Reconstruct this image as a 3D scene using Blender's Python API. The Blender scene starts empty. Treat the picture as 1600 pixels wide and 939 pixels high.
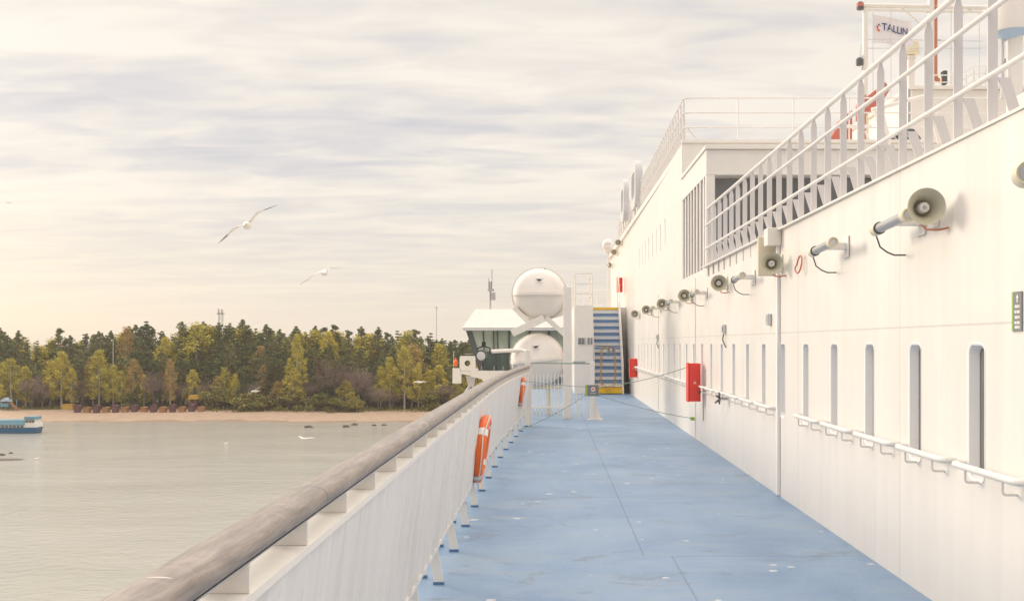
import bpy, math, random
from mathutils import Vector, Matrix
C = bpy.context.scene
COL = C.collection
R = math.radians
rng = random.Random(7)

# ------------------------------------------------------------------ camera
F = 1500.0            # focal length in pixels of the 1600 px wide photograph
VX, VY, EYE = 860.0, 536.0, 1.75
cd = bpy.data.cameras.new('camera'); cam = bpy.data.objects.new('camera', cd); COL.objects.link(cam)
cam.location = (0, 0, EYE); cam.rotation_euler = (R(90), 0, 0)
cd.sensor_width = 36; cd.lens = F / 1600 * 36
cd.shift_x = -(VX - 800) / 1600; cd.shift_y = (VY - 469.5) / 1600
cd.clip_start = 0.05; cd.clip_end = 20000
C.camera = cam

# ------------------------------------------------------------------ sky, sun, exposure
SUN_AZ, SUN_EL = 52.0, 14.0            # degrees to the left of the bow, degrees above the horizon
w = bpy.data.worlds.new('World'); C.world = w; w.use_nodes = True
nt = w.node_tree; nt.nodes.clear()
def N(t, **k):
    n = nt.nodes.new(t)
    for a, v in k.items(): setattr(n, a, v)
    return n
def L(a, b): nt.links.new(a, b)
def M2(op, a, b=None, c=None):
    n = N('ShaderNodeMath', operation=op)
    for i, v in enumerate((a, b, c)):
        if v is None: continue
        if hasattr(v, 'links'): L(v, n.inputs[i])
        else: n.inputs[i].default_value = v
    return n.outputs[0]
def ramp(fac, stops):
    n = N('ShaderNodeValToRGB'); e = n.color_ramp.elements
    while len(e) < len(stops): e.new(0.5)
    for i, (p, c) in enumerate(stops):
        e[i].position = p; e[i].color = (*c, 1) if len(c) == 3 else c
    L(fac, n.inputs[0]); return n.outputs[0]
def mixc(fac, a, b, mode='MIX'):
    n = N('ShaderNodeMix', data_type='RGBA', blend_type=mode)
    for i, v in ((0, fac), (6, a), (7, b)):
        if hasattr(v, 'links'): L(v, n.inputs[i])
        elif isinstance(v, tuple): n.inputs[i].default_value = (*v, 1)
        else: n.inputs[i].default_value = v
    return n.outputs[2]
def noise(vec, scale, detail=4, rough=0.55, dist=0.0):
    n = N('ShaderNodeTexNoise'); n.inputs['Scale'].default_value = scale
    n.inputs['Detail'].default_value = detail; n.inputs['Roughness'].default_value = rough
    n.inputs['Distortion'].default_value = dist
    if vec is not None: L(vec, n.inputs['Vector'])
    return n.outputs['Fac']
def comb(x, y, z):
    n = N('ShaderNodeCombineXYZ')
    for i, v in enumerate((x, y, z)):
        if hasattr(v, 'links'): L(v, n.inputs[i])
        else: n.inputs[i].default_value = v
    return n.outputs[0]
tc = N('ShaderNodeTexCoord'); sp = N('ShaderNodeSeparateXYZ'); L(tc.outputs['Generated'], sp.inputs[0])
dx, dy, dz = sp.outputs
zp = M2('ADD', M2('MAXIMUM', dz, 0.0), 0.075)
u = M2('DIVIDE', dx, zp); v = M2('DIVIDE', dy, zp)
n1 = noise(comb(M2('MULTIPLY', u, 0.30), M2('ADD', v, 3.3), 0.0), 1.25, 5, 0.5, 0.35)
n2 = noise(comb(M2('MULTIPLY', u, 0.50), v, 4.7), 5.2, 4, 0.5, 0.4)
n3 = noise(comb(M2('MULTIPLY', u, 0.5), v, 1.7), 0.32, 3, 0.5, 0.2)
nn = M2('ADD', M2('ADD', M2('MULTIPLY', n1, 0.42), M2('MULTIPLY', n2, 0.40)), M2('MULTIPLY', n3, 0.18))
cl = ramp(nn, [(0.38, (0.615, 0.59, 0.615)), (0.455, (0.72, 0.675, 0.66)), (0.52, (0.83, 0.765, 0.695)), (0.60, (0.95, 0.86, 0.755))])
hz = ramp(dz, [(0.0, (1, 1, 1)), (0.08, (0.6, 0.6, 0.6)), (0.19, (0, 0, 0))])
cl = mixc(hz, cl, (0.79, 0.705, 0.615))
# thin overcast glows round the veiled sun and is brighter overhead
sd = Vector((-math.sin(R(SUN_AZ)) * math.cos(R(SUN_EL)), math.cos(R(SUN_AZ)) * math.cos(R(SUN_EL)), math.sin(R(SUN_EL))))
dot = N('ShaderNodeVectorMath', operation='DOT_PRODUCT'); L(tc.outputs['Generated'], dot.inputs[0]); dot.inputs[1].default_value = sd
glow = M2('MULTIPLY', M2('POWER', M2('MAXIMUM', dot.outputs['Value'], 0.0), 40.0), 0.35)
over = ramp(dz, [(0.36, (0, 0, 0)), (0.72, (1, 1, 1))])
aft = ramp(M2('MULTIPLY', dy, -1.0), [(0.0, (0, 0, 0)), (0.6, (1, 1, 1))])
gain = M2('MULTIPLY', M2('ADD', M2('ADD', 1.0, glow), M2('MULTIPLY', over, 1.9)), M2('SUBTRACT', 1.0, M2('MULTIPLY', aft, 0.25)))
cl = mixc(over, cl, mixc(1.0, cl, (1.0, 0.98, 0.955), 'MULTIPLY'))
b2 = N('ShaderNodeBackground'); L(cl, b2.inputs[0]); L(M2('MULTIPLY', gain, 0.80), b2.inputs[1])
sky = N('ShaderNodeTexSky', sky_type='NISHITA'); sky.sun_disc = False
sky.sun_elevation = R(SUN_EL); sky.sun_rotation = R(-SUN_AZ)
b1 = N('ShaderNodeBackground'); L(sky.outputs[0], b1.inputs[0]); b1.inputs[1].default_value = 0.1
ms = N('ShaderNodeMixShader'); ms.inputs[0].default_value = 0.9
L(b1.outputs[0], ms.inputs[1]); L(b2.outputs[0], ms.inputs[2])
wo = N('ShaderNodeOutputWorld'); L(ms.outputs[0], wo.inputs[0])

sl = bpy.data.lights.new('sun', 'SUN'); so = bpy.data.objects.new('sun', sl); COL.objects.link(so)
sl.energy = 1.5; sl.angle = R(17); sl.color = (1.0, 0.87, 0.69)
so.rotation_euler = (-sd).to_track_quat('-Z', 'Y').to_euler(); so.location = sd * 60
C.view_settings.view_transform = 'Standard'; C.view_settings.look = 'None'
C.view_settings.gamma = 1.0; C.view_settings.use_curve_mapping = False
C.view_settings.exposure = 0.45

# ------------------------------------------------------------------ materials
MATS = {}
def mat(name, col, rough=0.5, metal=0.0, var=0.06, vs=3.0, bump=0.0, bs=8.0, ior=None, spec=None):
    """painted / plain surface with an uneven tone and an uneven gloss"""
    global nt
    m = bpy.data.materials.new(name); m.use_nodes = True; nt = m.node_tree
    p = nt.nodes['Principled BSDF']
    t = N('ShaderNodeTexCoord')
    f = noise(t.outputs['Object'], vs, 5, 0.6)
    c = ramp(f, [(0.3, tuple(x * (1 - var) for x in col)), (0.7, tuple(min(1, x * (1 + var)) for x in col))])
    L(c, p.inputs['Base Color'])
    rr = M2('ADD', M2('MULTIPLY', f, 0.2), rough - 0.1); L(rr, p.inputs['Roughness'])
    p.inputs['Metallic'].default_value = metal
    if ior: p.inputs['IOR'].default_value = ior
    if spec is not None: p.inputs['Specular IOR Level'].default_value = spec
    if bump:
        b = N('ShaderNodeBump'); b.inputs['Strength'].default_value = bump; b.inputs['Distance'].default_value = 0.02
        L(noise(t.outputs['Object'], bs, 3, 0.5), b.inputs['Height']); L(b.outputs[0], p.inputs['Normal'])
    MATS[name] = m; return m

WHITE = (0.80, 0.765, 0.715)
mat('white_paint', WHITE, 0.42, var=0.03)
mat('rail_paint', (0.77, 0.735, 0.705), 0.4, var=0.03)
mat('post_shade_grey', (0.66, 0.635, 0.63), 0.45, var=0.03)  # greyer copy of the rail paint, stanchion shade put into the colour
mat('frame_white', (0.88, 0.86, 0.84), 0.4, var=0.02)
mat('kiosk_yellow', (0.55, 0.34, 0.05), 0.6)
mat('raft_shell', (0.82, 0.775, 0.735), 0.6, var=0.02)
mat('cream_paint', (0.72, 0.66, 0.50), 0.5)
mat('horn_beige', (0.56, 0.53, 0.41), 0.45, var=0.05)
mat('grey_metal', (0.46, 0.46, 0.47), 0.35, 0.4)
mat('light_grey', (0.60, 0.60, 0.61), 0.45)
mat('dark_grey', (0.10, 0.105, 0.11), 0.5)
mat('black_rubber', (0.03, 0.03, 0.032), 0.6)
mat('glass_dark', (0.17, 0.165, 0.16), 0.16, var=0.1)
mat('glass_green', (0.085, 0.125, 0.105), 0.10, var=0.35, vs=0.9)
mat('glass_interior_shade', (0.17, 0.17, 0.175), 0.2, var=0.3, vs=0.6)
mat('orange', (0.85, 0.17, 0.035), 0.45, var=0.06)
mat('band_white', (0.80, 0.78, 0.75), 0.35)
mat('red_box', (0.80, 0.06, 0.045), 0.42, var=0.05)
mat('red_dull', (0.55, 0.17, 0.13), 0.5)
mat('yellow', (0.85, 0.54, 0.04), 0.5)
mat('blue_tread', (0.15, 0.29, 0.52), 0.5)
mat('blue_foot', (0.09, 0.20, 0.36), 0.6)
mat('green_strip', (0.30, 0.46, 0.10), 0.5)
mat('sign_grey', (0.20, 0.20, 0.205), 0.5)
mat('rope_green', (0.27, 0.34, 0.31), 0.8)
mat('rope_tan', (0.46, 0.27, 0.10), 0.8)
mat('rope_white', (0.68, 0.64, 0.58), 0.8)
mat('copper_pipe', (0.55, 0.21, 0.12), 0.5)
mat('emblem_dark', (0.05, 0.055, 0.07), 0.5)
mat('emblem_red', (0.75, 0.08, 0.06), 0.5)
mat('navy', (0.03, 0.05, 0.22), 0.5)
mat('flag_white', (0.82, 0.78, 0.80), 0.7)
mat('pale_blue', (0.42, 0.54, 0.68), 0.5)
mat('gull_white', (0.82, 0.79, 0.74), 0.7, var=0.05, vs=20)
mat('gull_grey', (0.30, 0.30, 0.31), 0.7)
mat('boat_blue', (0.02, 0.11, 0.22), 0.4)
mat('boat_roof', (0.14, 0.30, 0.38), 0.4)
mat('hut_purple', (0.14, 0.06, 0.075), 0.7)
mat('hut_orange', (0.36, 0.185, 0.085), 0.7)
mat('rock', (0.10, 0.085, 0.07), 0.85, var=0.4, vs=2, bump=0.6, bs=3)
mat('bark_pine', (0.24, 0.13, 0.08), 0.9, var=0.3)
mat('bark_birch', (0.52, 0.48, 0.42), 0.85, var=0.4, vs=5)
mat('bark_grey', (0.14, 0.11, 0.10), 0.9, var=0.3)

# ship side plating: plate seams, faint buckling, rust runs and paint chips
def wall_mat():
    global nt
    m = bpy.data.materials.new('hull_white'); m.use_nodes = True; nt = m.node_tree
    p = nt.nodes['Principled BSDF']; t = N('ShaderNodeTexCoord'); g = N('ShaderNodeNewGeometry')
    pos = g.outputs['Position']; s = N('ShaderNodeSeparateXYZ'); L(pos, s.inputs[0]); x, y, z = s.outputs
    tone = noise(comb(x, M2('MULTIPLY', y, 5.0), M2('MULTIPLY', z, 0.25)), 1.0, 5, 0.6)
    base = ramp(tone, [(0.3, (0.785, 0.74, 0.685)), (0.65, (0.825, 0.785, 0.73))])
    # rust runs
    rn = noise(comb(x, M2('MULTIPLY', y, 30.0), M2('MULTIPLY', z, 4.5)), 1.0, 4, 0.6, 0.3)
    rl = noise(comb(0.0, M2('MULTIPLY', y, 1.1), M2('MULTIPLY', z, 0.9)), 1.0, 2, 0.5)
    rk = ramp(M2('ADD', rn, M2('MULTIPLY', rl, 0.60)), [(1.005, (0, 0, 0)), (1.055, (1, 1, 1))])
    base = mixc(M2('MULTIPLY', rk, 0.75), base, (0.56, 0.43, 0.26))
    # grey grime streaks
    gn = noise(comb(x, M2('MULTIPLY', y, 9.0), M2('MULTIPLY', z, 0.5)), 1.0, 4, 0.6)
    base = mixc(ramp(gn, [(0.55, (0, 0, 0)), (0.85, (0.35, 0.35, 0.35))]), base, (0.60, 0.57, 0.55))
    # weld seams
    def line(coord, at, wd):
        return M2('LESS_THAN', M2('ABSOLUTE', M2('SUBTRACT', coord, at)), wd)
    ym = M2('MODULO', M2('ADD', y, 60.35), 3.0)
    sm = M2('MAXIMUM', line(z, 1.865, 0.006), line(ym, 1.5, 0.006))
    base = mixc(M2('MULTIPLY', sm, 0.55), base, (0.50, 0.47, 0.43))
    L(base, p.inputs['Base Color'])
    L(M2('ADD', M2('MULTIPLY', tone, 0.25), 0.22), p.inputs['Roughness'])
    b = N('ShaderNodeBump'); b.inputs['Strength'].default_value = 0.22; b.inputs['Distance'].default_value = 0.12
    hn = M2('ADD', noise(comb(x, M2('MULTIPLY', y, 1.2), M2('MULTIPLY', z, 0.8)), 1.5, 2, 0.4), M2('MULTIPLY', sm, 0.06))
    L(hn, b.inputs['Height']); L(b.outputs[0], p.inputs['Normal'])
    MATS['hull_white'] = m
wall_mat()

# blue deck paint: worn grey patches, white scuffs, plate seams
def deck_mat():
    global nt
    m = bpy.data.materials.new('deck_blue'); m.use_nodes = True; nt = m.node_tree
    p = nt.nodes['Principled BSDF']; g = N('ShaderNodeNewGeometry')
    pos = g.outputs['Position']; s = N('ShaderNodeSeparateXYZ'); L(pos, s.inputs[0]); x, y, z = s.outputs
    a = noise(pos, 0.9, 6, 0.62, 0.4)
    base = ramp(a, [(0.30, (0.15, 0.245, 0.395)), (0.50, (0.195, 0.30, 0.45)), (0.72, (0.255, 0.355, 0.485))])
    b_ = noise(comb(M2('MULTIPLY', x, 0.55), M2('MULTIPLY', y, 1.7), 3.0), 1.1, 7, 0.7, 0.6)
    base = mixc(ramp(b_, [(0.52, (0, 0, 0)), (0.61, (0.6, 0.6, 0.6))]), base, (0.27, 0.345, 0.435))
    d_ = noise(comb(M2('MULTIPLY', x, 0.9), M2('MULTIPLY', y, 1.4), 9.0), 1.6, 6, 0.7, 0.5)
    base = mixc(ramp(d_, [(0.565, (0, 0, 0)), (0.64, (0.7, 0.7, 0.7))]), base, (0.165, 0.225, 0.305))
    # rust bleeding through in a few places
    r_ = noise(comb(x, y, 5.0), 2.2, 5, 0.65)
    base = mixc(ramp(r_, [(0.74, (0, 0, 0)), (0.80, (0.4, 0.4, 0.4))]), base, (0.34, 0.27, 0.20))
    # white paint flecks and scuffs
    v = N('ShaderNodeTexVoronoi'); v.inputs['Scale'].default_value = 2.9; v.inputs['Randomness'].default_value = 1
    wv = comb(M2('MULTIPLY', x, 1.0), M2('MULTIPLY', y, 1.25), 0.0); L(wv, v.inputs['Vector'])
    fl = noise(pos, 26.0, 3, 0.6)
    lf = noise(pos, 0.7, 2, 0.5)
    dist = M2('ADD', v.outputs['Distance'], M2('MULTIPLY', M2('SUBTRACT', fl, 0.5), 0.14))
    spot = M2('LESS_THAN', dist, M2('MULTIPLY', M2('SUBTRACT', lf, 0.34), 0.46))
    base = mixc(M2('MULTIPLY', spot, 0.8), base, (0.60, 0.60, 0.58))
    def line(c, at, wd): return M2('LESS_THAN', M2('ABSOLUTE', M2('SUBTRACT', c, at)), wd)
    far = M2('GREATER_THAN', y, 7.9); near = M2('SUBTRACT', 1.0, far)
    s1 = M2('MULTIPLY', line(x, 0.77, 0.009), far); s2 = M2('MULTIPLY', line(x, 1.0, 0.009), near)
    s3 = M2('MULTIPLY', line(y, 7.9, 0.012), M2('GREATER_THAN', x, 1.0))
    s4 = M2('MULTIPLY', line(y, 13.4, 0.015), M2('LESS_THAN', x, 0.77))
    ss = M2('MAXIMUM', M2('MAXIMUM', s1, s2), M2('MAXIMUM', s3, s4))
    base = mixc(M2('MULTIPLY', ss, 0.42), base, (0.10, 0.14, 0.20))
    L(base, p.inputs['Base Color'])
    L(M2('ADD', M2('MULTIPLY', b_, 0.35), 0.30), p.inputs['Roughness'])
    b = N('ShaderNodeBump'); b.inputs['Strength'].default_value = 0.35; b.inputs['Distance'].default_value = 0.02
    hh = M2('SUBTRACT', M2('ADD', noise(pos, 45.0, 4, 0.6), M2('MULTIPLY', a, 3.0)), ss)
    L(hh, b.inputs['Height']); L(b.outputs[0], p.inputs['Normal'])
    MATS['deck_blue'] = m
deck_mat()

# inside of the bulwark: vertical run-off streaks
def bulwark_mat():
    global nt
    m = bpy.data.materials.new('bulwark_white'); m.use_nodes = True; nt = m.node_tree
    p = nt.nodes['Principled BSDF']; g = N('ShaderNodeNewGeometry')
    s = N('ShaderNodeSeparateXYZ'); L(g.outputs['Position'], s.inputs[0]); x, y, z = s.outputs
    a = noise(comb(0.0, M2('MULTIPLY', y, 9.0), M2('MULTIPLY', z, 0.5)), 1.0, 5, 0.65)
    c = ramp(a, [(0.3, (0.71, 0.68, 0.66)), (0.5, (0.79, 0.76, 0.735)), (0.7, (0.82, 0.79, 0.77))])
    r_ = noise(comb(0.0, M2('MULTIPLY', y, 5.0), M2('MULTIPLY', z, 0.6)), 1.0, 3, 0.6)
    c = mixc(ramp(r_, [(0.62, (0, 0, 0)), (0.8, (0.35, 0.35, 0.35))]), c, (0.66, 0.55, 0.42))
    L(c, p.inputs['Base Color']); p.inputs['Roughness'].default_value = 0.45
    b = N('ShaderNodeBump'); b.inputs['Strength'].default_value = 0.5; b.inputs['Distance'].default_value = 0.03
    L(noise(comb(0.0, M2('MULTIPLY', y, 4.0), M2('MULTIPLY', z, 0.3)), 1.2, 3, 0.5), b.inputs['Height']); L(b.outputs[0], p.inputs['Normal'])
    MATS['bulwark_white'] = m
bulwark_mat()

# weathered wooden cap rail: grain along the rail, scratches across it
def wood_mat():
    global nt
    m = bpy.data.materials.new('cap_wood'); m.use_nodes = True; nt = m.node_tree
    p = nt.nodes['Principled BSDF']; g = N('ShaderNodeNewGeometry')
    s = N('ShaderNodeSeparateXYZ'); L(g.outputs['Position'], s.inputs[0]); x, y, z = s.outputs
    a = noise(comb(M2('MULTIPLY', x, 46.0), M2('MULTIPLY', y, 4.5), M2('MULTIPLY', z, 46.0)), 1.0, 6, 0.7, 0.4)
    c = ramp(a, [(0.28, (0.15, 0.127, 0.112)), (0.5, (0.265, 0.228, 0.202)), (0.72, (0.39, 0.34, 0.30))])
    k = noise(comb(M2('MULTIPLY', x, 5.0), M2('MULTIPLY', y, 13.0), M2('MULTIPLY', z, 5.0)), 1.0, 5, 0.7)
    c = mixc(ramp(k, [(0.56, (0, 0, 0)), (0.72, (0.5, 0.5, 0.5))]), c, (0.40, 0.355, 0.315))
    sc = noise(comb(M2('MULTIPLY', x, 3.0), M2('MULTIPLY', y, 26.0), M2('MULTIPLY', z, 2.0)), 1.0, 2, 0.5, 0.6)
    c = mixc(ramp(sc, [(0.70, (0, 0, 0)), (0.73, (0.9, 0.9, 0.9))]), c, (0.74, 0.68, 0.60))
    ym = M2('MODULO', M2('ADD', y, 20.02), 2.2)
    jn = M2('LESS_THAN', M2('ABSOLUTE', M2('SUBTRACT', ym, 1.1)), 0.004)
    c = mixc(M2('MULTIPLY', jn, 0.85), c, (0.06, 0.05, 0.045))
    L(c, p.inputs['Base Color']); L(M2('ADD', M2('MULTIPLY', a, 0.3), 0.28), p.inputs['Roughness'])
    b = N('ShaderNodeBump'); b.inputs['Strength'].default_value = 0.3; b.inputs['Distance'].default_value = 0.01
    L(M2('SUBTRACT', a, jn), b.inputs['Height']); L(b.outputs[0], p.inputs['Normal'])
    MATS['cap_wood'] = m
wood_mat()

def water_mat():
    global nt
    m = bpy.data.materials.new('sea_water'); m.use_nodes = True; nt = m.node_tree
    p = nt.nodes['Principled BSDF']; g = N('ShaderNodeNewGeometry'); pos = g.outputs['Position']
    s = N('ShaderNodeSeparateXYZ'); L(pos, s.inputs[0]); x, y, z = s.outputs
    f = noise(comb(M2('MULTIPLY', x, 0.02), M2('MULTIPLY', y, 0.05), 0.0), 1.0, 4, 0.6)
    L(ramp(f, [(0.35, (0.39, 0.385, 0.335)), (0.65, (0.43, 0.42, 0.37))]), p.inputs['Base Color'])
    p.inputs['Roughness'].default_value = 0.14; p.inputs['IOR'].default_value = 1.33
    b = N('ShaderNodeBump'); b.inputs['Strength'].default_value = 0.5; b.inputs['Distance'].default_value = 0.38
    h1 = noise(comb(M2('MULTIPLY', x, 0.75), y, 0.0), 0.8, 6, 0.65)
    h2 = noise(comb(M2('MULTIPLY', x, 0.4), y, 4.0), 0.07, 3, 0.5)
    L(M2('ADD', h1, M2('MULTIPLY', h2, 2.5)), b.inputs['Height']); L(b.outputs[0], p.inputs['Normal'])
    MATS['sea_water'] = m
water_mat()

def ground_mat():
    global nt
    m = bpy.data.materials.new('beach_ground'); m.use_nodes = True; nt = m.node_tree
    p = nt.nodes['Principled BSDF']; g = N('ShaderNodeNewGeometry'); pos = g.outputs['Position']
    s = N('ShaderNodeSeparateXYZ'); L(pos, s.inputs[0]); x, y, z = s.outputs
    a = noise(pos, 0.35, 6, 0.65)
    sand = ramp(a, [(0.3, (0.33, 0.235, 0.165)), (0.7, (0.46, 0.335, 0.24))])
    wet = ramp(M2('ADD', z, M2('MULTIPLY', a, 0.4)), [(0.0, (0.22, 0.15, 0.10)), (1.0, (0.22, 0.15, 0.10))])
    sand = mixc(M2('LESS_THAN', M2('ADD', z, M2('MULTIPLY', a, 0.25)), -19.98), sand, (0.27, 0.19, 0.13))
    moss = ramp(noise(pos, 0.25, 5, 0.6), [(0.35, (0.10, 0.085, 0.04)), (0.65, (0.16, 0.13, 0.055))])
    gf = ramp(M2('ADD', M2('MULTIPLY', M2('SUBTRACT', y, 300.0), 0.08), M2('MULTIPLY', a, 1.2)), [(0.45, (0, 0, 0)), (0.85, (1, 1, 1))])
    L(mixc(gf, sand, moss), p.inputs['Base Color']); p.inputs['Roughness'].default_value = 0.95
    b = N('ShaderNodeBump'); b.inputs['Strength'].default_value = 0.5; b.inputs['Distance'].default_value = 0.3
    L(noise(pos, 1.2, 4, 0.6), b.inputs['Height']); L(b.outputs[0], p.inputs['Normal'])
    MATS['beach_ground'] = m
ground_mat()

def leaf_mat(name, c0, c1, c2):
    """tone differs from tree to tree and between clumps of one crown"""
    global nt
    m = bpy.data.materials.new(name); m.use_nodes = True; nt = m.node_tree
    p = nt.nodes['Principled BSDF']; o = N('ShaderNodeObjectInfo'); t = N('ShaderNodeTexCoord')
    f = noise(t.outputs['Object'], 0.55, 4, 0.6)
    k = M2('ADD', M2('MULTIPLY', o.outputs['Random'], 0.55), M2('SUBTRACT', M2('MULTIPLY', f, 1.3), 0.40))
    L(ramp(k, [(0.05, c0), (0.5, c1), (0.95, c2)]), p.inputs['Base Color'])
    p.inputs['Roughness'].default_value = 0.85; p.inputs['Specular IOR Level'].default_value = 0.2
    MATS[name] = m
leaf_mat('leaf_pine', (0.105, 0.128, 0.056), (0.17, 0.195, 0.08), (0.24, 0.25, 0.1))
leaf_mat('leaf_spruce', (0.08, 0.1, 0.052), (0.115, 0.14, 0.066), (0.16, 0.18, 0.08))
leaf_mat('leaf_birch', (0.32, 0.3, 0.06), (0.53, 0.46, 0.08), (0.68, 0.55, 0.1))
leaf_mat('leaf_rust', (0.33, 0.23, 0.08), (0.46, 0.32, 0.11), (0.55, 0.39, 0.14))
leaf_mat('leaf_bare', (0.19, 0.135, 0.115), (0.26, 0.185, 0.16), (0.33, 0.24, 0.205))
leaf_mat('leaf_bush', (0.14, 0.145, 0.045), (0.23, 0.215, 0.06), (0.33, 0.28, 0.075))

# ------------------------------------------------------------------ mesh helpers (all shapes are given in world coordinates)
class MB:
    def __init__(s): s.v = []; s.f = []
    def add(s, vs, fs):
        o = len(s.v); s.v += [Vector(a) for a in vs]; s.f += [tuple(i + o for i in f) for f in fs]; return s
    def box(s, x0, x1, y0, y1, z0, z1):
        vs = [(x, y, z) for z in (z0, z1) for y in (y0, y1) for x in (x0, x1)]
        return s.add(vs, [(0, 2, 3, 1), (4, 5, 7, 6), (0, 1, 5, 4), (1, 3, 7, 5), (3, 2, 6, 7), (2, 0, 4, 6)])
    def prism(s, pts, off):
        """closed outline pts extruded by vector off"""
        n = len(pts); off = Vector(off); a = [Vector(p) for p in pts]
        vs = a + [p + off for p in a]
        return s.add(vs, [tuple(range(n))[::-1], tuple(range(n, 2 * n))] + [(i, (i + 1) % n, n + (i + 1) % n, n + i) for i in range(n)])
    def tube(s, pts, r, n=10, cap=True, closed=False):
        pts = [Vector(p) for p in pts]; k = len(pts)
        rs = r if isinstance(r, (list, tuple)) else [r] * k
        rings = []; up = None
        for i, p in enumerate(pts):
            if closed: t = (pts[(i + 1) % k] - pts[i - 1]).normalized()
            else: t = (pts[min(i + 1, k - 1)] - pts[max(i - 1, 0)]).normalized()
            if up is None: up = Vector((0, 0, 1)) if abs(t.z) < 0.9 else Vector((1, 0, 0))
            a = t.cross(up).normalized(); b = a.cross(t).normalized(); up = b
            rings.append([p + a * (rs[i] * math.cos(q * 2 * math.pi / n)) + b * (rs[i] * math.sin(q * 2 * math.pi / n)) for q in range(n)])
        vs = [q for g in rings for q in g]; fs = []
        for i in range(k if closed else k - 1):
            j = (i + 1) % k
            for q in range(n): fs.append((i * n + q, i * n + (q + 1) % n, j * n + (q + 1) % n, j * n + q))
        if cap and not closed: fs += [tuple(range(n))[::-1], tuple(range((k - 1) * n, k * n))]
        return s.add(vs, fs)
    def lathe(s, c, axis, prof, n=24, cap=True):
        """prof: (distance along axis, radius)"""
        c = Vector(c); t = Vector(axis).normalized()
        up = Vector((0, 0, 1)) if abs(t.z) < 0.9 else Vector((1, 0, 0))
        a = t.cross(up).normalized(); b = a.cross(t)
        vs = []; fs = []
        for d, r in prof:
            for q in range(n):
                w_ = q * 2 * math.pi / n; vs.append(c + t * d + a * (r * math.cos(w_)) + b * (r * math.sin(w_)))
        for i in range(len(prof) - 1):
            for q in range(n): fs.append((i * n + q, i * n + (q + 1) % n, (i + 1) * n + (q + 1) % n, (i + 1) * n + q))
        if cap: fs += [tuple(range(n))[::-1], tuple(range((len(prof) - 1) * n, len(prof) * n))]
        return s.add(vs, fs)
    def ball(s, c, rx, ry, rz, n=14, m=9):
        c = Vector(c); vs = []; fs = []
        for i in range(m + 1):
            th = math.pi * i / m
            for q in range(n):
                ph = 2 * math.pi * q / n
                vs.append(c + Vector((rx * math.sin(th) * math.cos(ph), ry * math.sin(th) * math.sin(ph), rz * math.cos(th))))
        for i in range(m):
            for q in range(n): fs.append((i * n + q, (i + 1) * n + q, (i + 1) * n + (q + 1) % n, i * n + (q + 1) % n))
        return s.add(vs, fs)
    def mesh(s, name, m, origin=(0, 0, 0), smooth=True, ang=38):
        me = bpy.data.meshes.new(name); o = Vector(origin)
        me.from_pydata([v - o for v in s.v], [], s.f); me.validate(); me.update()
        me.materials.append(MATS[m] if isinstance(m, str) else m)
        if smooth:
            me.polygons.foreach_set('use_smooth', [True] * len(me.polygons)); me.set_sharp_from_angle(angle=R(ang))
        return me

ROOTLOC = {}
def tag(o, label, cat, group=None):
    o['label'] = label; o['category'] = cat
    if group: o['group'] = group
    return o
def thing(name, loc, label, cat, group=None):
    o = bpy.data.objects.new(name, None); o.empty_display_size = 0.1; o.location = loc; COL.objects.link(o)
    ROOTLOC[o.name] = Vector(loc); return tag(o, label, cat, group)
def bev(o, wd):
    if wd:
        b = o.modifiers.new('bevel', 'BEVEL'); b.width = wd; b.segments = 2; b.limit_method = 'ANGLE'; b.angle_limit = R(40); b.harden_normals = True
def part(name, mb, m, parent, bevel=0.0, smooth=True, label=None, ang=38):
    org = ROOTLOC[parent.name]
    o = bpy.data.objects.new(name, mb.mesh(name, m, org, smooth, ang)); COL.objects.link(o); o.parent = parent
    ROOTLOC[o.name] = org; bev(o, bevel)
    if label: o['label'] = label
    return o
def solo(name, mb, m, origin, label, cat, group=None, bevel=0.0, smooth=True):
    o = bpy.data.objects.new(name, mb.mesh(name, m, origin, smooth)); o.location = origin; COL.objects.link(o)
    bev(o, bevel); return tag(o, label, cat, group)
def struct(name, mb, m, smooth=False):
    o = bpy.data.objects.new(name, mb.mesh(name, m, (0, 0, 0), smooth)); COL.objects.link(o); o['kind'] = 'structure'; return o
def children(o): return [c for c in bpy.data.objects if c.parent == o]
def copy_tree(o, loc=None, label=None, parent=None):
    c = o.copy(); COL.objects.link(c)
    if parent is not None: c.parent = parent
    if loc is not None: c.location = loc
    if label: c['label'] = label
    for ch in children(o): copy_tree(ch, None, None, c)
    return c
def P(px, py, D): return Vector(((px - VX) * D / F, D, EYE - (py - VY) * D / F))

# ------------------------------------------------------------------ sea, shore, deck
SEA = EYE - 22.0
def gz(x, y):
    sh = 266 + 2.2 * math.sin(x * 0.045) + 1.4 * math.sin(x * 0.13 + 1) + max(0, (x + 75)) * 0.05
    d = y - sh
    if d < 0: return SEA + d * 0.05
    return SEA + min(d, 34) * 0.036 + max(0, d - 34) * 0.02
m = MB()
nx, ny = 70, 60
xs = [-2450, -1000, -500] + [-300 + i * 6 for i in range(80)] + [250, 500, 1200, 2450]
ys = [225, 240, 250, 256] + [258 + i * 1.5 for i in range(30)] + [305, 312, 320, 330, 345, 365, 400, 500, 800, 1600, 3450]
for yy in ys:
    for xx in xs:
        m.v.append(Vector((xx, yy, min(gz(xx, yy), SEA + 9 if yy < 1000 else SEA + 9) + (0.12 * math.sin(xx * 0.7 + yy * 0.5) if 268 < yy < 400 else 0))))
for j in range(len(ys) - 1):
    for i in range(len(xs) - 1):
        a = j * len(xs) + i; m.f.append((a, a + 1, a + len(xs) + 1, a + len(xs)))
struct('ground', m, 'beach_ground', smooth=True)
m = MB(); m.add([(-2500, -1500, SEA), (2500, -1500, SEA), (2500, 3500, SEA), (-2500, 3500, SEA)], [(0, 1, 2, 3)])
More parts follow.
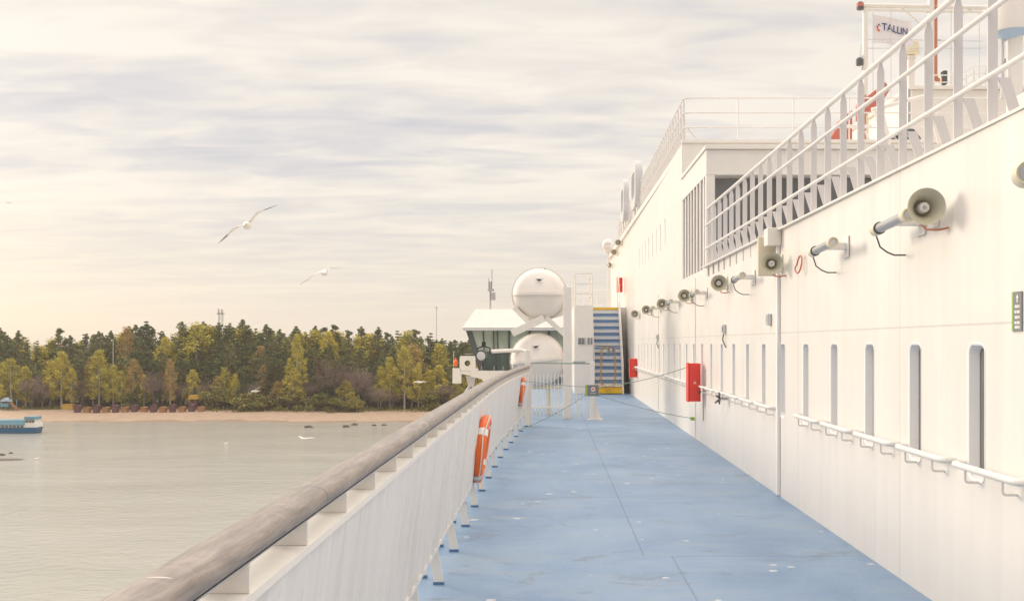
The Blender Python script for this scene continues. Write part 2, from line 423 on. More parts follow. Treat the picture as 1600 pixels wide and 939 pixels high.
struct('sea', m, 'sea_water')

def bxo(y):  # the bulwark runs straight, then follows the ship's side inward
    return 0.0035 * max(0.0, y - 11) ** 2 if y < 20.2 else 0.296
def wx(y): return 2.56 + 0.006 * y

m = MB()   # deck plating with the ship's side below it
edge = [(-1.04 + bxo(y), y) for y in [-3, 0, 4, 8, 11, 12.5, 14, 15.5, 17, 18.5, 20, 20.6]] + [(-1.35, 20.7), (-1.35, 46), (14, 46), (14, -3)]
vs = [(x, y, 0) for x, y in edge]; n = len(edge)
m.add(vs, [tuple(range(n))[::-1]])
struct_deck = None
dm = m.mesh('deck', 'deck_blue', smooth=False); dm.materials.append(MATS['hull_white'])
import bmesh
bm = bmesh.new(); bm.from_mesh(dm)
for f_ in bm.faces:
    if f_.normal.z < 0: f_.normal_flip()
es = [e for e in bm.edges]
ret = bmesh.ops.extrude_edge_only(bm, edges=es)
for g_ in ret['geom']:
    if isinstance(g_, bmesh.types.BMVert): g_.co.z = SEA - 1.0
    if isinstance(g_, bmesh.types.BMFace): g_.material_index = 1
bm.to_mesh(dm); bm.free()
dk = bpy.data.objects.new('deck', dm); COL.objects.link(dk); dk['kind'] = 'structure'

m = MB(); m.box(-2600, 2600, -1600, 3600, SEA - 14, 16)
hm = bpy.data.materials.new('haze'); hm.use_nodes = True; hm.node_tree.nodes.clear()
pv = hm.node_tree.nodes.new('ShaderNodeVolumePrincipled'); pv.inputs['Density'].default_value = 0.00022; pv.inputs['Color'].default_value = (0.95, 0.90, 0.83, 1); pv.inputs['Anisotropy'].default_value = 0.2
ho = hm.node_tree.nodes.new('ShaderNodeOutputMaterial'); hm.node_tree.links.new(pv.outputs[0], ho.inputs['Volume'])
MATS['haze'] = hm
hz_ = bpy.data.objects.new('haze', m.mesh('haze', 'haze', smooth=False)); COL.objects.link(hz_); hz_['kind'] = 'stuff'

# ------------------------------------------------------------------ deckhouse with its long window wall
def rrect(a, b, r, seg=4):
    pts = []
    for cx, cz, a0 in ((a - r, b - r, 0), (-a + r, b - r, 90), (-a + r, -b + r, 180), (a - r, -b + r, 270)):
        for k in range(seg + 1):
            t = R(a0 + 90 * k / seg); pts.append((cx + r * math.cos(t), cz + r * math.sin(t), (a0 // 90, k)))
    return pts
def cell(mb, yc, zc, a, b, r, y0, y1, z0, z1, seg=4):
    """wall cell with a rounded window opening"""
    inn = rrect(a, b, r, seg); I = []; O = []
    for py, pz, (q, k) in inn:
        I.append((yc + py, zc + pz))
        cy = y1 if q in (0, 3) else y0; cz = z1 if q in (0, 1) else z0
        mid = seg // 2
        onside = (k < mid) if q in (0, 2) else (k > mid)
        if k == mid: O.append((cy, cz))
        elif onside: O.append((cy, zc + pz))
        else: O.append((yc + py, cz))
    n = len(I)
    vs = [(wx(y), y, z) for y, z in I] + [(wx(y), y, z) for y, z in O]
    mb.add(vs, [(i, (i + 1) % n, n + (i + 1) % n, n + i) for i in range(n)])
def sheet(mb, y0, y1, z0, z1, step=1.0):
    k = max(1, int((y1 - y0) / step))
    for i in range(k):
        a = y0 + (y1 - y0) * i / k; b = y0 + (y1 - y0) * (i + 1) / k
        mb.add([(wx(a), a, z0), (wx(b), b, z0), (wx(b), b, z1), (wx(a), a, z1)], [(0, 1, 2, 3)])
WT = 3.03; UT = 5.80; Y1, Y2, YE = 16.4, 19.5, 45.0
dh = thing('deckhouse', (2.6, 5, 0), 'white ship deckhouse with a row of narrow rounded windows beside the blue deck', 'ship superstructure')
m = MB()
WC = [4.85 + i for i in range(27)]
ZB, ZA, ZM = 1.33, 0.415, 0.55
sheet(m, -3, 4.35, 0, WT); sheet(m, 4.35, 31.35, 0, ZM); sheet(m, 31.35, YE, 0, WT); sheet(m, 4.35, 31.35, 2.0, WT)
for yc in WC: cell(m, yc, ZB, 0.115, ZA, 0.06, yc - 0.5, yc + 0.5, ZM, 2.0)
sheet(m, Y2, 22.1, WT, UT); sheet(m, 30.1, YE, WT, UT); sheet(m, 22.1, 30.1, WT, 3.7); sheet(m, 22.1, 30.1, 5.0, UT)
UC = [22.6 + i for i in range(8)]
for yc in UC: cell(m, yc, 4.33, 0.10, 0.36, 0.08, yc - 0.5, yc + 0.5, 3.7, 5.0)
# gunwale strip on the wall's top and the far end of the house
m.box(wx(5) - 0.012, 2.78, -3, 16.38, WT + 0.001, WT + 0.02)
m.add([(wx(YE), YE, 0), (14, YE, 0), (14, YE, UT), (wx(YE), YE, UT)], [(0, 1, 2, 3)])
part('wall', m, 'hull_white', dh, smooth=False)
def window(yc, zc, a, b, r, depth):
    mb = MB(); o = rrect(a + 0.004, b + 0.004, r, 6); o2 = rrect(a - 0.008, b - 0.008, r - 0.006, 6); o3 = rrect(a - 0.03, b - 0.03, r - 0.02, 6); fl = rrect(a + 0.012, b + 0.012, r + 0.012, 6)
    n = len(o); x0 = wx(yc); vs = []
    for ring, x in ((fl, x0 - 0.001), (fl, x0 - 0.003), (o, x0 - 0.004), (o2, x0 + 0.003), (o3, x0 + depth)):
        vs += [(x, yc + p[0], zc + p[1]) for p in ring]
    fs = []
    for k in range(4): fs += [(k * n + i, k * n + (i + 1) % n, (k + 1) * n + (i + 1) % n, (k + 1) * n + i) for i in range(n)]
    mb.add(vs, fs)
    w_ = part('window', mb, 'frame_white', dh)
    g_ = MB(); g_.add([(x0 + depth - 0.008, yc + p[0] * 1.02, zc + p[1] * 1.005) for p in o3], [tuple(range(n))])
    part('pane', g_, 'glass_dark', w_, smooth=False)
    return w_
w0 = window(WC[0], ZB, 0.115, ZA, 0.06, 0.068)
for yc in WC[1:]: copy_tree(w0, (wx(yc) - wx(WC[0]), yc - WC[0], 0))
w1 = window(UC[0], 4.33, 0.10, 0.36, 0.08, 0.06)
for yc in UC[1:]: copy_tree(w1, (wx(yc) - wx(UC[0]), yc - UC[0], 0))
m = MB(); m.box(2.78, 14, -3, 45, 2.86, 3.0); part('upper_deck', m, 'light_grey', dh)
m = MB(); m.box(wx(19.5) + 0.01, 14, Y2 + 0.01, YE - 0.01, UT - 0.14, UT - 0.004); part('roof', m, 'white_paint', dh)
m = MB(); m.box(wx(19.5) + 0.004, 14, Y2 - 0.02, Y2 + 0.005, 3.0, UT - 0.002); m.box(wx(19.5) - 0.02, 14, Y2 - 0.06, Y2 + 0.02, UT, UT + 0.07)
part('front_bulkhead', m, 'white_paint', dh, 0.006)
m = MB(); m.box(wx(17) + 0.0, 14, Y1, Y2 - 0.07, 4.62, 5.05); m.box(wx(17) - 0.03, 14, Y1 - 0.05, Y2 - 0.07, 5.053, 5.12)
part('canopy', m, 'white_paint', dh, 0.008)
m = MB(); m.box(wx(17) + 0.0, wx(17) + 0.15, Y1, Y1 + 0.12, WT + 0.022, 4.618); part('post', m, 'white_paint', dh, 0.006)
m = MB(); m.box(wx(17) + 0.16, 9.5, Y1 + 0.30, Y1 + 0.33, 3.02, 4.60)
part('shelter_window', m, 'glass_interior_shade', dh, smooth=False)  # opaque panel, the shaded shelter interior is put into its dark colour
for i in range(8):
    y = Y1 + 0.28 + i * 0.385
    m = MB(); m.box(wx(y) + 0.004, wx(y) + 0.10, y, y + 0.11, WT - 0.25, 5.05); part('slat', m, 'light_grey' if False else 'rail_paint', dh, 0.004)
m = MB(); m.box(wx(17) + 0.0, wx(17) + 0.13, Y1 + 0.13, Y2 - 0.07, WT - 0.27, WT + 0.0); part('sill', m, 'hull_white', dh)
# square drain pipe standing on the wall, and thinner vertical pipes
for y, wd, z1 in ((11.0, 0.06, 2.98), (5.05, 0.045, 2.2), (17.6, 0.025, 2.95), (24.0, 0.02, 2.95)):
    m = MB(); m.box(wx(y) - wd * 0.6, wx(y) - 0.003, y - wd * 0.6, y + wd * 0.6, 0.02, z1); part('downpipe', m, 'frame_white', dh, smooth=False)
# weld-on cover box over the downpipe head
m = MB(); m.box(wx(11) - 0.16, wx(11) - 0.003, 10.9, 11.1, 2.86, 3.06); part('junction_box', m, 'white_paint', dh, 0.008)
# hand rail segments with swan-neck brackets below each window
def hrail(yc):
    yf = yc + 0.10; yn = yf - 0.74; X = wx(yc) - 0.085; z = 1.0; mb = MB()
    pts = [(wx(yc) - 0.003, yf + 0.05, z), (X + 0.03, yf + 0.045, z), (X + 0.008, yf + 0.02, z), (X, yf - 0.03, z), (X, yn + 0.03, z), (X + 0.008, yn - 0.02, z), (X + 0.03, yn - 0.045, z), (wx(yc) - 0.003, yn - 0.05, z)]
    mb.tube(pts, 0.022, 12)
    h_ = part('handrail', mb, 'white_paint', dh)
    for y in (yf - 0.14, yn + 0.12):
        b = MB(); b.tube([(X, y, z - 0.01), (X, y, z - 0.075), (X + 0.008, y, z - 0.088), (X + 0.02, y, z - 0.092), (wx(yc) - 0.003, y, z - 0.092)], 0.008, 8)
        part('bracket', b, 'white_paint', h_)
    return h_
h0 = hrail(WC[0])
for yc in WC[1:]:
    if not 10.6 < yc - 0.2 < 11.3: copy_tree(h0, (wx(yc) - wx(WC[0]), yc - WC[0], 0))

# ------------------------------------------------------------------ bulwark on the left
bw = thing('bulwark', (-0.85, 5, 0), 'white bulwark with a weathered wooden cap rail along the blue deck', 'bulwark')
YS = [-3 + 0.5 * i for i in range(28)] + [11 + 0.35 * i for i in range(26)] + [20.2]
def sweep(prof, ylist, closed=True):
    """cross-section prof [(x,z)] carried along the bulwark's curve"""
    mb = MB(); n = len(prof)
    for y in ylist: mb.v += [Vector((x + bxo(y), y, z)) for x, z in prof]
    for i in range(len(ylist) - 1):
        for q in range(n if closed else n - 1):
            a = i * n + q; b = i * n + (q + 1) % n; mb.f.append((a, b, b + n, a + n))
    if closed: mb.f += [tuple(range(n))[::-1], tuple(range((len(ylist) - 1) * n, len(ylist) * n))]
    return mb
YS = sorted(set(round(y, 3) for y in YS))
m = MB(); yy = -3.0; ky = 0
while yy < 20.2:
    k_ = 0.038 if ky % 6 in (2, 3) else 0.0; d = bxo(yy) + k_
    m.v += [Vector((-0.855 + d, yy, 0.262)), Vector((-0.730 + d - k_ * 0.8, yy, 1.125))]; yy += 0.0458; ky += 1
for i in range(ky - 1): m.f.append((2 * i, 2 * i + 2, 2 * i + 3, 2 * i + 1))
o_ = len(m.v)
for yv in YS: m.v += [Vector((-0.87 + bxo(yv), yv, 0.262)), Vector((-0.745 + bxo(yv), yv, 1.125))]
for i in range(len(YS) - 1): m.f.append((o_ + 2 * i + 1, o_ + 2 * i + 3, o_ + 2 * i + 2, o_ + 2 * i))
part('panel', m, 'bulwark_white', bw, smooth=False)
part('ledge', sweep([(-0.717, 1.150), (-0.717, 1.126), (-0.86, 1.126), (-0.86, 1.150)], YS), 'white_paint', bw, smooth=False)
part('bottom_flange', sweep([(-0.822, 0.272), (-0.822, 0.245), (-0.895, 0.245), (-0.895, 0.272)], YS), 'white_paint', bw, smooth=False)
sg = lambda t, e: math.copysign(abs(t) ** e, t)
cap = [(-0.776 + 0.061 * sg(math.cos(R(a)), 0.8 if a <= 180 else 0.45), 1.252 + (0.038 if a <= 180 else 0.027) * sg(math.sin(R(a)), 0.75 if a <= 180 else 0.6)) for a in range(0, 360, 10)]
part('cap_rail', sweep(cap, YS), 'cap_wood', bw, ang=60)
part('backing_strip', sweep([(-0.724, 1.2245), (-0.724, 1.2212), (-0.80, 1.2212), (-0.80, 1.2245)], YS), 'grey_metal', bw, smooth=False)
# vertical stiffening ribs rolled into the plating
def rib(y):
    mb = MB(); d = bxo(y); mb.add([(-0.853 + d, y - 0.03, 0.28), (-0.853 + d, y + 0.03, 0.28), (-0.845 + d, y, 0.28), (-0.727 + d, y - 0.03, 1.11), (-0.727 + d, y + 0.03, 1.11), (-0.719 + d, y, 1.11)],
        [(0, 1, 2), (3, 5, 4), (0, 2, 5, 3), (2, 1, 4, 5)]); return mb
y = 1.2
for i in range(36):
    d = bxo(y)
    m = MB(); m.prism([(-0.722 + d, y, 1.151), (-0.722 + d, y, 1.2208), (-0.85 + d, y, 1.2208), (-0.87 + d, y, 1.151)], (0, 0.012, 0))
    part('support_plate', m, 'white_paint', bw, smooth=False)
    if i % 2 == 0:
        yb = y + 0.26; d = bxo(yb)
        m = MB(); m.prism([(-0.775 + d, yb, 0.021), (-0.845 + d, yb, 0.021), (-0.915 + d, yb, 0.46), (-0.835 + d, yb, 0.46), (-0.835 + d, yb, 0.36)], (0, 0.014, 0))
        b_ = part('brace', m, 'white_paint', bw, smooth=False)
        m = MB(); m.box(-0.85 + d, -0.77 + d, yb - 0.006, yb + 0.02, 0.002, 0.020); part('foot', m, 'blue_foot', b_)
        m = MB(); m.box(-0.985 + d, -0.925 + d, yb + 0.2, yb + 0.215, 0.021, 0.5)
        b_ = part('stanchion', m, 'white_paint', bw, smooth=False)
        m = MB(); m.box(-0.99 + d, -0.92 + d, yb + 0.19, yb + 0.225, 0.002, 0.020); part('foot', m, 'blue_foot', b_)
    y += 0.55
# end post with a little knee at its foot
m = MB(); m.box(-0.53, -0.42, 20.25, 20.35, 0.002, 1.60); part('end_post', m, 'white_paint', bw, 0.006)

# ------------------------------------------------------------------ lifebuoys
def lifebuoy(y, zc, D, label):
    d = bxo(y); xs_ = -0.855 + 0.127 * (zc - 0.26) / 0.86 + d
    nrm = Vector((0.86, 0, -0.127)).normalized(); upv = Vector((0.127, 0, 0.86)).normalized(); fw = Vector((0, 1, 0))
    r = D * 0.075; Rr = D / 2 - r; c = Vector((xs_, y, zc)) + nrm * (r + 0.006)
    o = thing('lifebuoy', c, label, 'lifebuoy', 'orange lifebuoys on the bulwark')
    def ringpt(a, rad, h=0): return c + fw * (math.cos(a) * rad) + upv * (math.sin(a) * rad) + nrm * h
    mb = MB(); K = 48; n = 14; vs = []; fs = []
    for i in range(K):
        a = 2 * math.pi * i / K; e = fw * math.cos(a) + upv * math.sin(a)
        for q in range(n):
            t = 2 * math.pi * q / n; vs.append(c + e * (Rr + r * math.cos(t)) + nrm * (r * math.sin(t)))
    for i in range(K):
        for q in range(n): fs.append((i * n + q, ((i + 1) % K) * n + q, ((i + 1) % K) * n + (q + 1) % n, i * n + (q + 1) % n))
    mb.add(vs, fs); part('ring', mb, 'orange', o)
    for k in range(4):
        mb = MB(); a0 = R(53 + 90 * k); pts = [ringpt(a0 + R(14) * i / 4 - R(7), Rr) for i in range(5)]
        mb.tube(pts, r + 0.003, 16, cap=False); part('band', mb, 'band_white', o)
    mb = MB(); pts = []
    for i in range(64):
        a = 2 * math.pi * i / 64; s_ = abs(math.sin(2 * (a - R(62)))); pts.append(ringpt(a, Rr + r * 0.95 + 0.05 * D * s_, 0.01 + 0.03 * D * s_) - Vector((0, 0, 0.05 * D * s_)))
    mb.tube(pts, 0.007, 6, closed=True); part('grab_line', mb, 'rope_white', o)
    return o
lifebuoy(10.35, 0.62, 0.74, 'larger orange lifebuoy with white bands on the bulwark, nearer the camera')
lifebuoy(18.3, 0.83, 0.56, 'smaller distant orange lifebuoy on the bulwark just before the white end post')

# ------------------------------------------------------------------ railing on top of the deckhouse wall
RX = 2.66
rl = thing('upper_railing', (RX, 10, WT), 'white railing of flat bar stanchions and three tubes on top of the window wall', 'railing')
for nm, z, r in (('top_rail', 4.02, 0.024), ('middle_rail', 3.735, 0.018), ('lower_rail', 3.345, 0.018)):
    m = MB(); m.tube([(RX - (0.03 if nm != 'top_rail' else 0), 2.0, z), (RX - (0.03 if nm != 'top_rail' else 0), 16.3, z)], r, 12); part(nm, m, 'rail_paint', rl)
y = 3.81 - 0.49 * 2
first = None
while y < 16.4:
    if first is None:
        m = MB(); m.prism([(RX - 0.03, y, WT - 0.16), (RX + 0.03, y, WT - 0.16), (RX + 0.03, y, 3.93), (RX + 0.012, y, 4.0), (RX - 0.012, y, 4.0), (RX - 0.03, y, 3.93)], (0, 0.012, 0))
        first = part('stanchion', m, 'post_shade_grey', rl, smooth=False); fy = y
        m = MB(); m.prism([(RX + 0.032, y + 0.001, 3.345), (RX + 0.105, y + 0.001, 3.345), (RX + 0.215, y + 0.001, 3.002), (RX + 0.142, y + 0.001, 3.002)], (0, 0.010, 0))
        part('knee_brace', m, 'post_shade_grey', first, smooth=False)
    else:
        copy_tree(first, (0, y - fy, 0))
    y += 0.49

# railing round the roof of the far deckhouse
r2 = thing('roof_railing', (wx(20), Y2, UT), 'thin white railing round the roof edge of the taller deckhouse', 'railing')
ZB2 = UT + 0.07
for z, nm in ((6.72, 'top_rail'), (6.42, 'middle_rail'), (6.12, 'lower_rail')):
    m = MB(); m.tube([(wx(42) + 0.05, 42, z), (wx(30) + 0.05, 30, z), (wx(20) + 0.03, Y2 + 0.09, z), (wx(20) + 0.10, Y2 + 0.02, z), (wx(20) + 0.2, Y2, z), (11, Y2, z)], 0.016, 8); part(nm, m, 'rail_paint', r2)
for i in range(46):
    yy = Y2 + 0.15 + i * 0.45; m = MB(); m.prism([(wx(yy) + 0.03, yy, UT), (wx(yy) + 0.09, yy, UT), (wx(yy) + 0.07, yy, 6.71), (wx(yy) + 0.035, yy, 6.71)], (0, 0.012, 0)); part('stanchion', m, 'rail_paint', r2, smooth=False)
for i in range(1, 8):
    m = MB(); m.tube([(wx(20) + i * 1.13, Y2, UT + 0.06), (wx(20) + i * 1.13, Y2, 6.72)], 0.014, 8); part('stanchion', m, 'rail_paint', r2)
m = MB(); m.tube([(wx(20) + 0.12, Y2 + 0.02, 6.1), (wx(20) + 0.3, Y2 - 0.02, UT + 0.08)], 0.02, 8); part('knee_brace', m, 'rail_paint', r2)

# ------------------------------------------------------------------ horn loudspeakers and tube lamps on the wall
HG = 'horn loudspeakers on the ship wall'
def horn(y, z, label, Rm=0.12, x=None):
    X = (wx(y) - 0.17) if x is None else x
    c = Vector((X, y, z)); ax = Vector((-0.10, -1, -0.03)).normalized()
    o = thing('horn_loudspeaker', c, label, 'loudspeaker', HG)
    mb = MB()
    prof = [(-0.34, 0.045), (-0.30, 0.055), (-0.24, 0.055), (-0.235, 0.032), (-0.16, 0.040), (-0.08, 0.066), (-0.03, 0.095), (0.0, Rm - 0.004), (0.008, Rm), (0.012, Rm), (0.008, Rm - 0.006), (-0.02, 0.092), (-0.07, 0.062), (-0.13, 0.045), (-0.14, 0.01)]
    mb.lathe(c, ax, prof, 32); part('horn', mb, 'horn_beige', o)
    mb = MB(); mb.lathe(c, ax, [(-0.14, 0.036), (-0.05, 0.036), (-0.035, 0.03), (-0.028, 0.01)], 18); part('driver', mb, 'rail_paint', o)
    mb = MB(); mb.lathe(c, ax, [(-0.028, 0.013), (-0.022, 0.011), (-0.021, 0.003)], 12); part('screw', mb, 'grey_metal', o)
    mb = MB(); q = c - ax * 0.26
    mb.tube([q + Vector((0, 0, 0.06)), q + Vector((0.03, 0, 0.08)), q + Vector((wx(y) - X - 0.006, 0, 0.08))], 0.009, 8)
    mb.tube([q - Vector((0, 0, 0.06)), q + Vector((0.03, 0, -0.08)), q + Vector((wx(y) - X - 0.006, 0, -0.08))], 0.009, 8)
    mb.box(wx(y) - 0.014, wx(y) - 0.002, q.y - 0.05, q.y + 0.05, q.z - 0.11, q.z + 0.11); part('bracket', mb, 'white_paint', o)
    mb = MB(); e = c + Vector((0.08, 0.1, -0.10))
    mb.tube([c + Vector((0.03, 0.24, -0.05)), c + Vector((0.06, 0.15, -0.13)), c + Vector((0.11, 0.08, -0.14)), (wx(y) - 0.005, y + 0.05, z - 0.13)], 0.008, 6); part('cable', mb, 'copper_pipe', o)
    return o
h = horn(6.2, 2.63, 'large beige horn loudspeaker nearest the camera, high on the white wall beside a tube lamp')
for y, lb in ((10.62, 'horn loudspeaker in front of the cream back box above the square downpipe'),
              (14.1, 'third horn loudspeaker from the camera, just under the end of the upper railing'),
              (17.9, 'horn loudspeaker on the wall below the vertical slats'),
              (21.7, 'small far horn loudspeaker, third from the far end of the low row'),
              (25.5, 'small far horn loudspeaker, second from the far end of the low row'),
              (29.2, 'farthest horn loudspeaker of the low row, right of the blue stairs')):
    copy_tree(h, (wx(y) - 0.17, y, 2.63), lb)
for y, z, lb in ((37.0, 5.62, 'highest of three tiny horns on the upper wall beside the white satellite dome'),
                 (39.6, 5.50, 'middle of three tiny horns on the upper wall beside the white satellite dome'),
                 (43.2, 5.25, 'lowest of three tiny horns on the upper wall above the blue stairs')):
    copy_tree(h, (wx(y) - 0.17, y, z), lb)
m = MB(); m.box(wx(11) - 0.21, wx(11) - 0.004, 11.16, 11.22, 2.53, 2.99)
solo('back_box', m, 'cream_paint', (wx(11) - 0.1, 11.18, 2.53), 'cream rectangular back box behind the second horn loudspeaker', 'box', bevel=0.01)
m = MB(); rp = [(wx(9.9) - 0.06 + 0.02 * math.sin(a * 0.8), 9.9 + 0.07 * math.cos(a), 2.56 + 0.09 * math.sin(a)) for a in [2 * math.pi * i / 20 for i in range(20)]]
m.tube(rp, 0.009, 6, closed=True); solo('cable_loop', m, 'red_dull', (wx(9.9), 9.9, 2.56), 'loop of red cable hanging on the wall right of the second horn', 'cable')

TG = 'tube lamps on the ship wall'
def tlamp(y, z, label):
    X = wx(y) - 0.22; o = thing('tube_lamp', (X, y, z), label, 'lamp', TG)
    a = Vector((X, y, z)); ax = Vector((-0.02, -1, 0.03)).normalized()
    mb = MB(); mb.lathe(a, ax, [(-0.58, 0.036), (-0.02, 0.036)], 20); part('tube', mb, 'grey_metal', o)
    mb = MB(); mb.lathe(a, ax, [(-0.03, 0.042), (0.05, 0.046), (0.055, 0.038), (0.04, 0.036), (0.035, 0.008)], 20); part('front_collar', mb, 'cream_paint', o)
    mb = MB(); mb.lathe(a, ax, [(-0.66, 0.036), (-0.65, 0.045), (-0.56, 0.046), (-0.55, 0.036)], 20); part('rear_collar', mb, 'cream_paint', o)
    mb = MB(); mb.lathe(a, ax, [(-0.552, 0.0455), (-0.538, 0.0455)], 20); part('gasket', mb, 'dark_grey', o)
    mb = MB(); mb.lathe(a, ax, [(0.036, 0.03), (0.042, 0.024)], 14); part('lens', mb, 'light_grey', o)
    mb = MB(); q = a - ax * 0.62
    mb.tube([q + Vector((0, 0, -0.05)), q + Vector((0.02, -0.02, -0.13)), q + Vector((0.07, -0.03, -0.17)), q + Vector((0.12, -0.03, -0.19)), (wx(y) - 0.004, q.y - 0.03, q.z - 0.19)], 0.0065, 8); part('cable', mb, 'dark_grey', o)
    mb = MB(); q = a - ax * 0.3; mb.box(X + 0.038, wx(y) - 0.012, q.y - 0.03, q.y + 0.03, z - 0.03, z + 0.03); mb.box(wx(y) - 0.014, wx(y) - 0.002, q.y - 0.08, q.y + 0.08, z - 0.10, z + 0.09); part('bracket', mb, 'white_paint', o, 0.004)
    return o
tl = tlamp(8.15, 2.60, 'grey tube lamp on the bare wall between the two nearest horn loudspeakers')
for y, lb in ((6.42, 'grey tube lamp partly behind the nearest large horn loudspeaker'), 
              (12.1, 'grey tube lamp between the cream back box horn and the third horn'), (16.0, 'small tube lamp on the wall between the third and fourth horns'),
              (19.6, 'tiny far tube lamp right of the third horn from the far end'), (23.2, 'tiniest far tube lamp between the last three horns')):
    copy_tree(tl, (wx(y) - 0.22, y, 2.60), lb)

X = wx(4.8) - 0.20; a = Vector((X, 4.8, 2.60)); o = thing('wall_lamp', a, 'short round lamp with a drooping dark cable, cut off by the right edge', 'lamp')
m = MB(); m.lathe(a, (-0.3, -1, 0), [(-0.10, 0.045), (-0.09, 0.065), (0.0, 0.068), (0.02, 0.058), (0.01, 0.052)], 20); part('housing', m, 'cream_paint', o)
m = MB(); m.lathe(a, (-0.3, -1, 0), [(0.0, 0.05), (0.014, 0.045), (0.02, 0.01)], 20); part('lens', m, 'grey_metal', o)
m = MB(); m.tube([a + Vector((-0.01, 0, -0.06)), a + Vector((0.0, -0.02, -0.13)), a + Vector((0.06, -0.04, -0.18)), (wx(4.7) - 0.003, 4.72, 2.40)], 0.009, 8); part('cable', m, 'dark_grey', o)
m = MB(); m.tube([a + Vector((0.03, 0.08, 0)), (wx(4.9) - 0.003, 4.9, 2.60)], 0.025, 10); part('bracket', m, 'white_paint', o)

# ------------------------------------------------------------------ red cabinets, small fittings, wall sign
def cabinet(x0, x1, y0, y1, z0, z1, label):
    o = thing('fire_cabinet', ((x0 + x1) / 2, y0, z0), label, 'cabinet', 'red fire cabinets')
    mb = MB(); mb.box(x0, x1, y0, y1, z0, z1); part('case', mb, 'red_box', o, 0.008)
    mb = MB(); mb.box(x0 - 0.02, x0 - 0.003, y0 - 0.01, y1 + 0.01, z0 - 0.01, z1 + 0.01); part('door', mb, 'red_box', o, 0.004)
    xm, zm = (x0 + x1) / 2, (z0 + z1) / 2
    mb = MB(); mb.prism([(xm - 0.03, y0 - 0.003, zm - 0.02), (xm + 0.03, y0 - 0.003, zm - 0.02), (xm + 0.012, y0 - 0.003, zm), (xm, y0 - 0.003, zm + 0.03), (xm - 0.012, y0 - 0.003, zm)], (0, 0.0025, 0)); part('emblem', mb, 'cream_paint', o, smooth=False)
    mb = MB(); mb.tube([(x1 - 0.02, y0 - 0.02, z0 + 0.16), (x1 - 0.02, y0 - 0.001, z0 + 0.16)], 0.022, 10); part('handle', mb, 'dark_grey', o)
    return o
cabinet(2.40, 2.60, 16.6, 16.85, 0.74, 1.40, 'large red fire cabinet on the window wall where the ropes end')
cabinet(2.52, 2.73, 30.3, 30.5, 0.67, 1.26, 'red fire cabinet low on the wall right of the stairs')
cabinet(2.50, 2.70, 35.9, 36.1, 3.65, 4.20, 'red fire cabinet high above the top of the blue stairs')
m = MB(); m.tube([(2.62, 16.45, 0.42), (2.62, 16.45, 1.3)], 0.014, 8); m.tube([(2.655, 16.45, 1.3), (2.62, 16.45, 1.3)], 0.012, 6)
solo('stand_pipe', m, 'grey_metal', (2.62, 16.45, 0.42), 'thin grey pipe on the wall right of the large red cabinet', 'pipe')
o = thing('valve', (2.55, 14.3, 0.93), 'dark cross handled valve on the wall under the handrail', 'valve')
m = MB(); m.tube([(wx(14.3) - 0.002, 14.3, 0.93), (2.52, 14.3, 0.93)], 0.02, 10); part('stem', m, 'grey_metal', o)
m = MB()
for a in (20, 80, 140): m.tube([(2.515, 14.3 - 0.09 * math.cos(R(a)), 0.93 - 0.09 * math.sin(R(a))), (2.515, 14.3 + 0.09 * math.cos(R(a)), 0.93 + 0.09 * math.sin(R(a)))], 0.012, 8)
m.tube([(2.53, 14.30, 0.93), (2.46, 14.24, 0.97)], 0.014, 8); m.tube([(2.53, 14.30, 0.93), (2.45, 14.28, 0.86)], 0.014, 8); part('handle', m, 'dark_grey', o)
def outlet(y, z, label, drop):
    o = thing('wall_fitting', (wx(y) - 0.03, y, z), label, 'fitting', 'small grey fittings on the wall')
    mb = MB(); mb.box(wx(y) - 0.05, wx(y) - 0.002, y - 0.05, y + 0.05, z - 0.07, z + 0.07); part('housing', mb, 'light_grey', o, 0.008)
    mb = MB(); mb.box(wx(y) - 0.054, wx(y) - 0.05, y - 0.03, y + 0.03, z - 0.045, z + 0.045); part('cover', mb, 'dark_grey' if drop else 'grey_metal', o)
    if drop:
        mb = MB(); mb.tube([(wx(y) - 0.03, y, z - 0.07), (wx(y) - 0.045, y, z - 0.16), (wx(y) - 0.02, y - 0.03, z - 0.24), (wx(y) - 0.012, y - 0.08, z - 0.27)], 0.01, 6); part('cable', mb, 'dark_grey', o)
outlet(14.5, 1.96, 'grey wall fitting with a dangling black cable above the windows', True)
outlet(24.0, 1.90, 'tiny far wall fitting with a dangling cable above the windows', True)
outlet(11.45, 2.03, 'small grey wall fitting just left of the square downpipe', False)
# small direction sign near the right edge
o = thing('deck_sign', (wx(5.32), 5.32, 1.82), 'small grey upright sign with a white arrow near the right edge', 'sign')
X = wx(5.32)
m = MB(); m.box(X - 0.008, X - 0.001, 5.265, 5.358, 1.815, 2.035); part('plate', m, 'sign_grey', o)
m = MB(); m.box(X - 0.008, X - 0.001, 5.36, 5.378, 1.815, 2.035); part('edge_strip', m, 'green_strip', o)
m = MB(); xx = X - 0.0095
m.prism([(xx, 5.318, 1.975), (xx, 5.306, 1.975), (xx, 5.306, 2.0), (xx, 5.298, 2.0), (xx, 5.312, 2.022), (xx, 5.326, 2.0), (xx, 5.318, 2.0)], (0.001, 0, 0))
for i, z in enumerate((1.945, 1.915, 1.885, 1.855, 1.83)):
    for k in range(3): m.box(xx, xx + 0.001, 5.285 + k * 0.02, 5.299 + k * 0.02 + (0.004 if (i + k) % 2 else 0), z, z + 0.016)
part('lettering', m, 'band_white', o, smooth=False)

